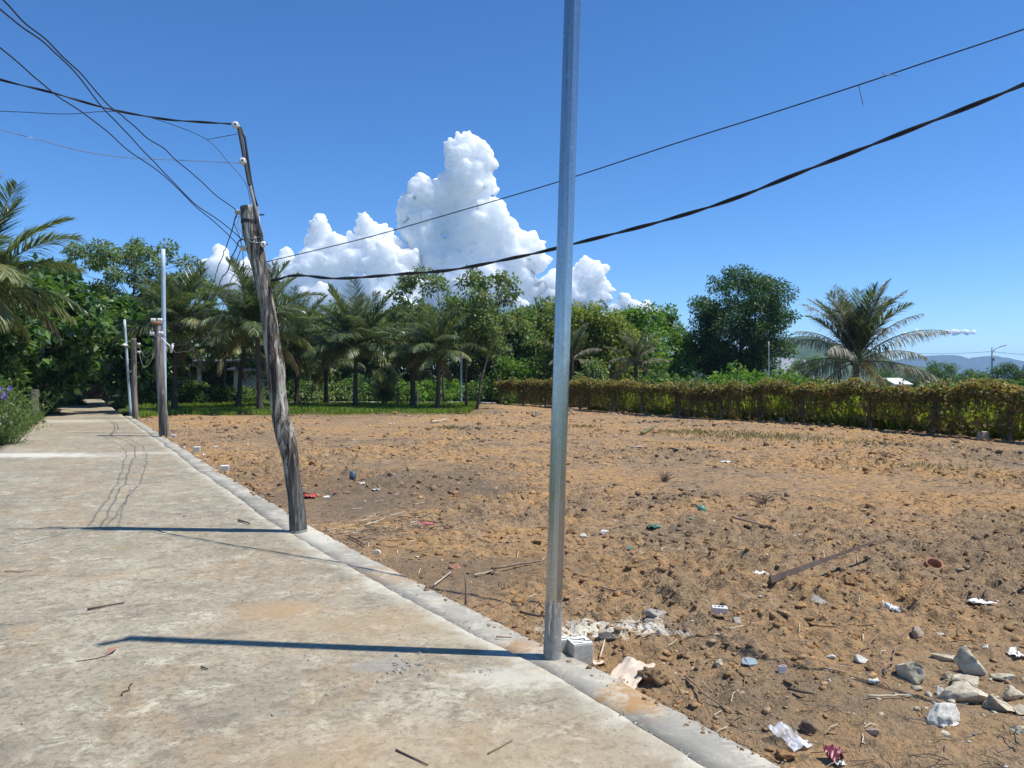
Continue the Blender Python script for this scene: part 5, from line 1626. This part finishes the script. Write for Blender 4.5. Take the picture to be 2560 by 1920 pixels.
stick('stick', 'brown stick lying behind the foreground steel pole, left of it', (1229, 1428), (1362, 1406), .013, M_TWIG, seed=1)
stick('stick', 'pale bleached bent twig below the brown stick', (1185, 1444), (1232, 1432), .009, M_TWIGP, seed=2, wob=.06)
stick('stick', 'broken straw lying at the soil edge between the poles', (1083, 1470), (1127, 1432), .007, M_TWIGP, seed=3)
stick('stick', 'bamboo sliver right of the leaning wooden pole', (915, 1318), (961, 1301), .009, M_TWIGP, seed=4)
stick('stick', 'dark stick slanting at the soil edge right of the leaning pole', (872, 1345), (912, 1368), .010, M_TWIGD, seed=5)
stick('stick', 'thick dark stick between the tray and the bag', (1970, 1718), (2035, 1748), .009, M_TWIGD, seed=6)
stick('stick', 'peeled pale stick left of the rubble heap', (2170, 1748), (2272, 1747), .006, M_TWIGP, seed=7)
stick('stick', 'reddish root curving above the squarish block', (2140, 1645), (2192, 1597), .006, M_ROOT, seed=8, wob=.1)
stick('stick', 'reddish root left of the long rubble slab', (2215, 1690), (2242, 1628), .006, M_ROOT, seed=9, wob=.1)
stick('stick', 'thin twig in the middle of the soil right of the steel pole', (1830, 1308), (1930, 1328), .012, M_TWIG, seed=10)
stick('stick', 'long thin straw right of the pipe stub', (927, 1199), (1022, 1194), .010, M_TWIGP, seed=11)
stick('stick', 'brown twig right of the steel pole below its middle', (1502, 1478), (1580, 1494), .007, M_ROOT, seed=12, wob=.05)
stick('stick', 'straw pair above the white stones on the soil edge', (1590, 1592), (1648, 1588), .006, M_TWIGP, seed=13)
stick('stick', 'pale straw below the white box', (1823, 1575), (1858, 1571), .006, M_TWIGP, seed=14)
stick('stick', 'long stick at the strip edge near the bottom of the frame', (1712, 1700), (1822, 1792), .006, M_TWIG, seed=15, wob=.04)
stick('stick', 'whitish log on the far soil before the grass', (1080, 1059), (1122, 1054), .045, M_TWIGP, seed=16)
stick('stick', 'thin stick before the lime patch behind the steel pole', (1300, 1536), (1375, 1558), .010, M_TWIGD, seed=17)
stick('stick', 'short straw on the soil between marker and white box', (1500, 1620), (1512, 1606), .007, M_TWIGP, seed=18)
stick('leaf_stalk', 'green yellow leaf stalk on the far soil', (1605, 1086), (1634, 1074), .06, M_DRYG, 'leaf stalk', seed=19)
stick('stick', 'dark stick on the road at left', (219, 1528), (311, 1511), .008, M_TWIGD, seed=20, onroad=True, lift=0)
stick('stick', 'short dark twig on the road before the leaning pole', (596, 1304), (624, 1312), .012, M_TWIGD, seed=21, onroad=True, lift=0)
stick('stick', 'thin twig on the road at bottom centre', (990, 1880), (1070, 1918), .004, M_TWIGD, seed=22, onroad=True, lift=0)
stick('stick', 'straw on the road right of the bottom twig', (1220, 1890), (1282, 1855), .004, M_TWIG, seed=23, onroad=True, lift=0)
stick('stick', 'bent twig on the road left of centre', (305, 1742), (332, 1712), .004, M_TWIGD, seed=24, onroad=True, lift=0, wob=.08)
stick('stick', 'tiny twig on the road below the pole shadow', (503, 1671), (520, 1677), .005, M_TWIGD, seed=25, onroad=True, lift=0)
stick('stick', 'curved twig near the left edge of the road', (12, 1432), (80, 1430), .005, M_TWIG, seed=26, onroad=True, lift=0, wob=.08)
stick('stick', 'rusty short stick on the strip left of the steel pole', (1240, 1596), (1280, 1598), .005, M_ROOT, seed=27, onroad=True, lift=0)
# upright twig
p_ = at(1163, 1512)
o = MB().tube([(0, 0, -.03), (.006, 0, .09), (.002, .01, .17), (-.008, .01, .235)], [.008, .007, .006, .003], 6).build('stick', M_TWIG, None, True, p_)
tag(o, 'upright twig stuck in the soil at the strip edge', 'stick')
# fallen palm stalk with comb of leaflet stubs
pa, pb = at(1925, 1462), at(2190, 1408)
st_ = empty('palm_stalk', pa, 'long dry brown palm leaf stalk lying on the soil at right', 'palm stalk')
n_ = 12
pts = [pa.lerp(pb, i / (n_ - 1)) - pa + Vector((0, 0, .075 + .06 * (i / (n_ - 1)))) for i in range(n_)]
mb = MB()
for i, q in enumerate(pts):
    s = i / (n_ - 1); w = .036 * (1 - .72 * s)
    mb.v += [q + Vector((0, -w, -w * .55)), q + Vector((0, w * .2, -w * .75)), q + Vector((0, w, .25 * w)), q + Vector((0, -w * .1, w * .75))]
for i in range(n_ - 1):
    for k in range(4):
        mb.f.append((i * 4 + k, i * 4 + (k + 1) % 4, i * 4 + 4 + (k + 1) % 4, i * 4 + 4 + k))
mb.f += [(3, 2, 1, 0), tuple(len(mb.v) - 4 + k for k in range(4))]
mb.build('stalk', M_TWIGD, st_)
for i in range(13):
    s = .5 + .5 * i / 12
    q = pts[0].lerp(pts[-1], s)
    MB().tube([q, q + Vector((.015, .03, .05 - .02 * (i % 3)))], [.004, .001], 4).build('leaflet_stub', M_TWIG, st_)
# dry leaf on the road
p_ = Vector((*G(269, 1640), .004))
dl_ = empty('dry_leaf', p_, 'curled rusty dry leaf with a thin stalk on the road at left', 'leaf')
V, F = leaf_arrays(np.array([[0, -.02, .004]]), np.array([[.12, 1, .25]]), np.array([[.3, 0, 1.]]), [.12], [.04], .3)
link('blade', mesh_np('blade', V, F), M_ROOT, dl_)
MB().tube([(0, -.02, .005), (-.03, -.06, .004), (-.12, -.11, .004)], [.003, .003, .002], 4).build('stalk', M_TWIGD, dl_)

# dead weed tufts: thin stems rising from one root
prng = random.Random(77)
for u, v, k, sp_, lb in ((1662, 1204, 46, .20, 'dark dried weed tuft in the middle of the soil'), (2211, 1146, 34, .20, 'small dark weed tuft on the far right soil'), (1905, 1258, 30, .20, 'thin dead weed with upright stems at mid right')):
    p_ = at(u, v)
    mb = MB()
    for i in range(k):
        a = prng.random() * 6.283; o_ = prng.random() ** .7 * sp_; hh = prng.uniform(.04, .17)
        mb.tube([(math.cos(a) * .004, math.sin(a) * .004, -.02), (math.cos(a) * o_ * .4, math.sin(a) * o_ * .4, hh * .7), (math.cos(a) * o_ * .8, math.sin(a) * o_ * .8, hh), (math.cos(a + .3) * o_ * 1.1, math.sin(a + .3) * o_ * 1.1, hh * .7)],
                [.005, .004, .003, .002], 4, False)
    mb.tube([(0, 0, -.04), (0, 0, .02)], [.02, .012], 7)
    tag(mb.build('weed_tuft', M_TWIG, None, False, p_), lb, 'weed', None, 'thing')

# ---- stuff: clods, crumbs, twigs, gravel
def scatter_lumps(name, pts, sizes, rng, mat, sub=1, flat=.65, label=None, cat=None):
    import bmesh
    bm = bmesh.new(); bmesh.ops.create_icosphere(bm, subdivisions=sub, radius=1)
    bv = np.array([v.co for v in bm.verts]); bf = np.array([[v.index for v in f.verts] for f in bm.faces]); bm.free()
    n = len(pts)
    sc = sizes[:, None] * (.45 + 1.1 * rng.random((n, 3))); sc[:, 2] *= flat
    a = rng.random(n) * 6.283
    V = bv[None] * (1 + 1.15 * (rng.random((n, len(bv), 1)) - .5)) * sc[:, None, :]
    x = V[..., 0] * np.cos(a)[:, None] - V[..., 1] * np.sin(a)[:, None]; y = V[..., 0] * np.sin(a)[:, None] + V[..., 1] * np.cos(a)[:, None]
    V = np.stack([x + pts[:, None, 0], y + pts[:, None, 1], V[..., 2] + pts[:, None, 2]], -1).reshape(-1, 3)
    F = (np.arange(n) * len(bv))[:, None, None] + bf[None]
    return tag(link(name, mesh_np(name, V, F.reshape(-1, 3)), mat), label, cat, None, 'stuff')


rng = np.random.default_rng(151)
n = 52000
y = 2.9 * np.exp(rng.random(n) * math.log(36 / 2.9))
x = np.interp(y, _OY, _OX) + .04 + rng.random(n) * (.78 * y + 1.5 - np.interp(y, _OY, _OX))
ok = vn(x * .9, y * .9, 161) * .45 + vn(x * .5, y * .5, 12) * .55 > .34 + .25 * rng.random(n)
x, y = x[ok], y[ok]
sz = (.0026 + .00135 * y) * (.5 + 2.6 * rng.random(len(y)) ** 8)
sz = np.minimum(sz, .018 + .0025 * y)
scatter_lumps('soil_clods', np.stack([x, y, soil_h(x, y) + sz * .08], 1), sz, rng, M_CLOD, 1, .58, 'countless brown clods strewn over the tilled soil', 'soil')
ye = 1.8 * np.exp(rng.random(1700) * math.log(24 / 1.8)); xe_ = x_out(ye) + rng.normal(size=1700) * (.02 + .06 * vn(ye * 1.7, 0 * ye + 4, 171) ** 2) + .015
ok = rng.random(1700) < .15 + vn(ye * .9, 0 * ye + 7, 172)
ye, xe_ = ye[ok], xe_[ok]
sz = (.0022 + .0009 * ye) * (.5 + 2.2 * rng.random(len(ye)) ** 3)
scatter_lumps('edge_crumbs', np.stack([xe_, ye, np.where(xe_ < x_out(ye), -.008, np.maximum(soil_h(xe_, ye), -.06)) + sz * .2], 1), sz, rng, M_CLOD, 1, .7, 'soil crumbs spilled along the edge of the concrete strip', 'soil')
ym = 2.2 * np.exp(rng.random(1100) * math.log(20 / 2.2)); cl_ = vn(ym * 2.3, 0 * ym + 5, 181)
ok = rng.random(1100) < .1 + 1.3 * np.maximum(0, cl_ - .3)
ym, cl_ = ym[ok], cl_[ok]
xm_ = x_in(ym) + rng.normal(size=len(ym)) * (.008 + .03 * cl_ ** 2) - .004
sz = (.0012 + .00045 * ym) * (.4 + 1.8 * rng.random(len(ym)) ** 2)
scatter_lumps('mortar_crumbs', np.stack([xm_, ym, np.where(xm_ < x_in(ym) - .01, .004, -.008) + sz * .05], 1), sz, rng, M_LIP, 1, .25, 'white mortar crumbs along the joint between road and strip', 'mortar')
# rubble crumbs
gx_, gy_ = at(2450, 1760)[:2]
q = rng.normal(size=(130, 2)) * [.30, .22] + [gx_, gy_]
q = q[q[:, 0] > -9]
sz = .004 + .024 * rng.random(len(q)) ** 3
scatter_lumps('rubble_crumbs', np.stack([q[:, 0], q[:, 1], soil_h(q[:, 0], q[:, 1]) + sz * .2], 1), sz, rng, M_RUB, 1, .42, 'pale crumbs of broken concrete around the heap', 'rubble')
y = 3.0 * np.exp(rng.random(900) * math.log(30 / 3.0)); x = np.interp(y, _OY, _OX) + .06 + rng.random(900) ** 1.0 * (.75 * y + 1 - np.interp(y, _OY, _OX))
sz = (.0016 + .0009 * y) * (.5 + 1.2 * rng.random(900) ** 3)
scatter_lumps('pale_pebbles', np.stack([x, y, soil_h(x, y) + sz * .4], 1), np.minimum(sz, .04), rng, M_CHALK, 1, .6, 'small pale pebbles and flecks scattered over the soil', 'pebbles')
# twig litter
mb = MB(); mb2 = MB()
prng = random.Random(5)
for i in range(1150):
    yy_ = 3.0 * math.exp(prng.random() * math.log(28 / 3.0))
    xo_ = float(np.interp(yy_, _OY, _OX))
    xx_ = xo_ + .06 + prng.random() * (.76 * yy_ + 1 - xo_)
    if prng.random() < .2:
        xx_, yy_ = -1.35 + prng.gauss(0, .45), 8.6 + prng.gauss(0, .5)
        if xx_ < float(np.interp(yy_, _OY, _OX)) + .05: continue
    L_ = prng.uniform(.03, .13) * (1 + yy_ * .05); a = prng.random() * 6.283
    z_ = gz(xx_, yy_) + .008
    dx_, dy_ = math.cos(a) * L_ / 2, math.sin(a) * L_ / 2
    z1, z2 = gz(xx_ - dx_, yy_ - dy_), gz(xx_ + dx_, yy_ + dy_)
    (mb if prng.random() < .6 else mb2).tube([(xx_ - dx_, yy_ - dy_, max(z1, z_ - .03) + .008), (xx_ + prng.gauss(0, .005), yy_, z_ + .008), (xx_ + dx_, yy_ + dy_, max(z2, z_ - .03) + .008 + prng.random() * .02)],
                                         [.0012 + .00035 * yy_] * 3, 3, False)
tag(mb.build('twig_litter', M_TWIG), 'brown twigs and roots littering the soil', 'litter', None, 'stuff')
tag(mb2.build('straw_litter', M_TWIGP), 'pale straws and dry leaf slivers littering the soil', 'litter', None, 'stuff')
# gravel on the road
pts = []; szs = []
def gr(u, v, sx, sy, k, s0, s1):
    for _ in range(k):
        gx_, gy_ = G(u + prng.gauss(0, sx), v + prng.gauss(0, sy))
        if gx_ < float(x_out(gy_)) - .02:
            pts.append((gx_, gy_, .004)); szs.append(prng.uniform(s0, s1) * (.4 + .6 * prng.random()))
gr(1030, 1668, 34, 12, 70, .004, .017); gr(1215, 1683, 14, 4, 14, .005, .015); gr(1510, 1800, 40, 14, 30, .003, .008)
gr(560, 1280, 30, 14, 30, .006, .016); gr(480, 1288, 20, 3, 16, .008, .02); gr(900, 1700, 420, 130, 130, .002, .008); gr(700, 1450, 300, 90, 60, .004, .010); gr(1100, 1560, 120, 40, 24, .005, .014)
gr(1300, 1810, 160, 60, 40, .003, .008)
scatter_lumps('road_gravel', np.array(pts), np.array(szs), rng, M_GSTONE, 1, .7, 'grey gravel crumbs scattered on the concrete road', 'gravel')


# ================================================================== CLOUDS
DC = 5600.0
def cloud(label, lobes, seed, vox=8.0, Y=DC, subs=7, disp=(46, 20, 7), squash=1.0):
    rng = np.random.default_rng(seed)
    import bmesh
    bm = bmesh.new(); bmesh.ops.create_icosphere(bm, subdivisions=2, radius=1)
    bv = np.array([v.co for v in bm.verts]); bf = np.array([[v.index for v in f.verts] for f in bm.faces]); bm.free()
    C = []; Rr = []
    k = Y / FPX
    for u, v, r in lobes:
        c = np.array(P(u, v, Y)); rr = r * k
        c[1] += rng.normal() * rr * .35
        C.append(c); Rr.append(rr)
        for _ in range(subs):
            d_ = unit(rng.normal(size=(1, 3)))[0]; d_[1] = -abs(d_[1]) * .9
            q = rr * (.28 + .22 * rng.random())
            C.append(c + d_ * (rr * .92)); Rr.append(q)
            for _ in range(2):
                e_ = unit(rng.normal(size=(1, 3)))[0]
                C.append(c + d_ * rr * .92 + e_ * q * .9); Rr.append(q * .45)
    C = np.array(C); Rr = np.array(Rr)
    O_ = C.mean(0)
    V = (bv[None] * Rr[:, None, None] * np.array([1, 1, squash]) + (C - O_)[:, None]).reshape(-1, 3)
    F = ((np.arange(len(C)) * len(bv))[:, None, None] + bf[None]).reshape(-1, 3)
    o = link('cloud', mesh_np('cloud', V, F, True), M_CLOUD, None, O_)
    rm = o.modifiers.new('merge', 'REMESH'); rm.mode = 'VOXEL'; rm.voxel_size = vox; rm.use_smooth_shade = True
    for i, (amp, size) in enumerate(((disp[0], 150), (disp[1], 62), (disp[2], 26))):
        tx = bpy.data.textures.new('billow', 'VORONOI')
        tx.noise_scale = size; tx.weight_1 = 1; tx.noise_intensity = 1.0
        dm = o.modifiers.new('billow', 'DISPLACE'); dm.texture = tx; dm.strength = -amp; dm.mid_level = .45; dm.texture_coords = 'LOCAL'
    return tag(o, label, 'cloud')


def cz(x, y, r): return (480 + x / 1.813, 310 + y / 1.813, r / 1.813)
L1 = [(1265, 95, 52), (1225, 140, 70), (1300, 165, 72), (1185, 185, 48), (1325, 225, 50), (1250, 250, 95), (1175, 255, 45), (1150, 250, 30),
      (1060, 325, 75), (1000, 350, 55), (970, 400, 40), (1140, 330, 80), (1270, 310, 85), (1345, 285, 38), (1030, 430, 55), (1070, 480, 50),
      (1280, 415, 90), (1375, 410, 62), (1200, 430, 60), (1240, 510, 95), (1380, 500, 85), (1490, 530, 62), (1565, 570, 46), (1130, 570, 60), (1090, 610, 55),
      (1300, 600, 110), (1450, 600, 85), (1560, 620, 55), (1080, 690, 80), (1200, 690, 100), (1350, 720, 110), (1480, 720, 80), (1125, 450, 55), (1080, 420, 50), (1035, 555, 72), (1000, 500, 50), (1010, 620, 70), (1090, 530, 60), (1100, 800, 120), (1280, 820, 120), (1450, 820, 110), (1600, 830, 100)]
L2 = [(780, 430, 34), (795, 480, 48), (590, 475, 42), (570, 530, 62), (650, 555, 62), (735, 540, 55), (850, 545, 70), (915, 545, 42), (700, 640, 100), (850, 650, 105),
      (560, 630, 82), (430, 640, 58), (395, 680, 60), (500, 700, 80), (640, 740, 100), (800, 760, 100), (950, 700, 80), (1000, 760, 80), (980, 620, 60), (420, 780, 100), (560, 820, 110), (720, 850, 110), (900, 850, 110), (320, 760, 80)]
L3 = [(120, 590, 42), (130, 650, 68), (250, 680, 68), (60, 640, 30), (190, 740, 80), (330, 720, 60)]
L4 = [(1780, 650, 48), (1825, 690, 60), (1745, 715, 72), (1640, 730, 70), (1530, 750, 60), (1870, 745, 42), (1700, 790, 80), (1820, 790, 70), (1560, 810, 70), (1440, 800, 70)]
L5 = [(1955, 800, 34), (2000, 830, 34), (2060, 835, 38), (2120, 875, 36), (2165, 905, 26), (1920, 850, 40), (2030, 890, 40)]
cloud('towering bright white cumulus cloud rising in the middle of the sky', [cz(*q) for q in L1], 1)
cloud('broad white cumulus bank left of the tower behind the thin wire', [cz(*q) for q in L2], 2, Y=5500)
cloud('small cumulus puff low behind the leaning wooden pole', [cz(*q) for q in L3], 3, Y=5450)
cloud('white cumulus mound just right of the steel pole', [cz(*q) for q in L4], 4, Y=5700)
cloud('thin trailing cumulus edge above the bright green trees', [cz(*q) for q in L5], 5, Y=5800, disp=(35, 22, 10))
cloud('small flat white cloud low in the sky at far right', [(2372, 830, 9), (2390, 828, 11), (2410, 829, 10), (2430, 831, 8), (2356, 832, 6)], 6, Y=5600, disp=(12, 8, 4), subs=5, squash=.45)
cloud('faint cloud scrap right of the lone palm', [(2265, 836, 10), (2290, 834, 12), (2310, 838, 8)], 7, Y=5600, disp=(12, 8, 4), subs=5, squash=.45)
cloud('pale cloud scrap low between the tree row and the round tree', [(1705, 855, 14), (1720, 862, 16), (1740, 868, 12), (1695, 868, 12)], 8, Y=5600, disp=(12, 8, 4), subs=5, squash=.45)

# ================================================================== HAZE
hz = MB().box((0, 2250, 79.2), (10000, 5400, 161.6))
o = hz.build('haze', None)
hm = bpy.data.materials.new('haze'); hm.use_nodes = True
hn = hm.node_tree
hn.nodes.remove(hn.nodes['Principled BSDF'])
pv = hn.nodes.new('ShaderNodeVolumePrincipled')
pv.inputs['Color'].default_value = (.42, .65, 1.0, 1)
pv.inputs['Density'].default_value = .00018
pv.inputs['Anisotropy'].default_value = .1
hn.links.new(pv.outputs[0], hn.nodes['Material Output'].inputs['Volume'])
o.data.materials.append(hm)
tag(o, 'pale blue haze hanging over the distance', 'haze', kind='stuff')
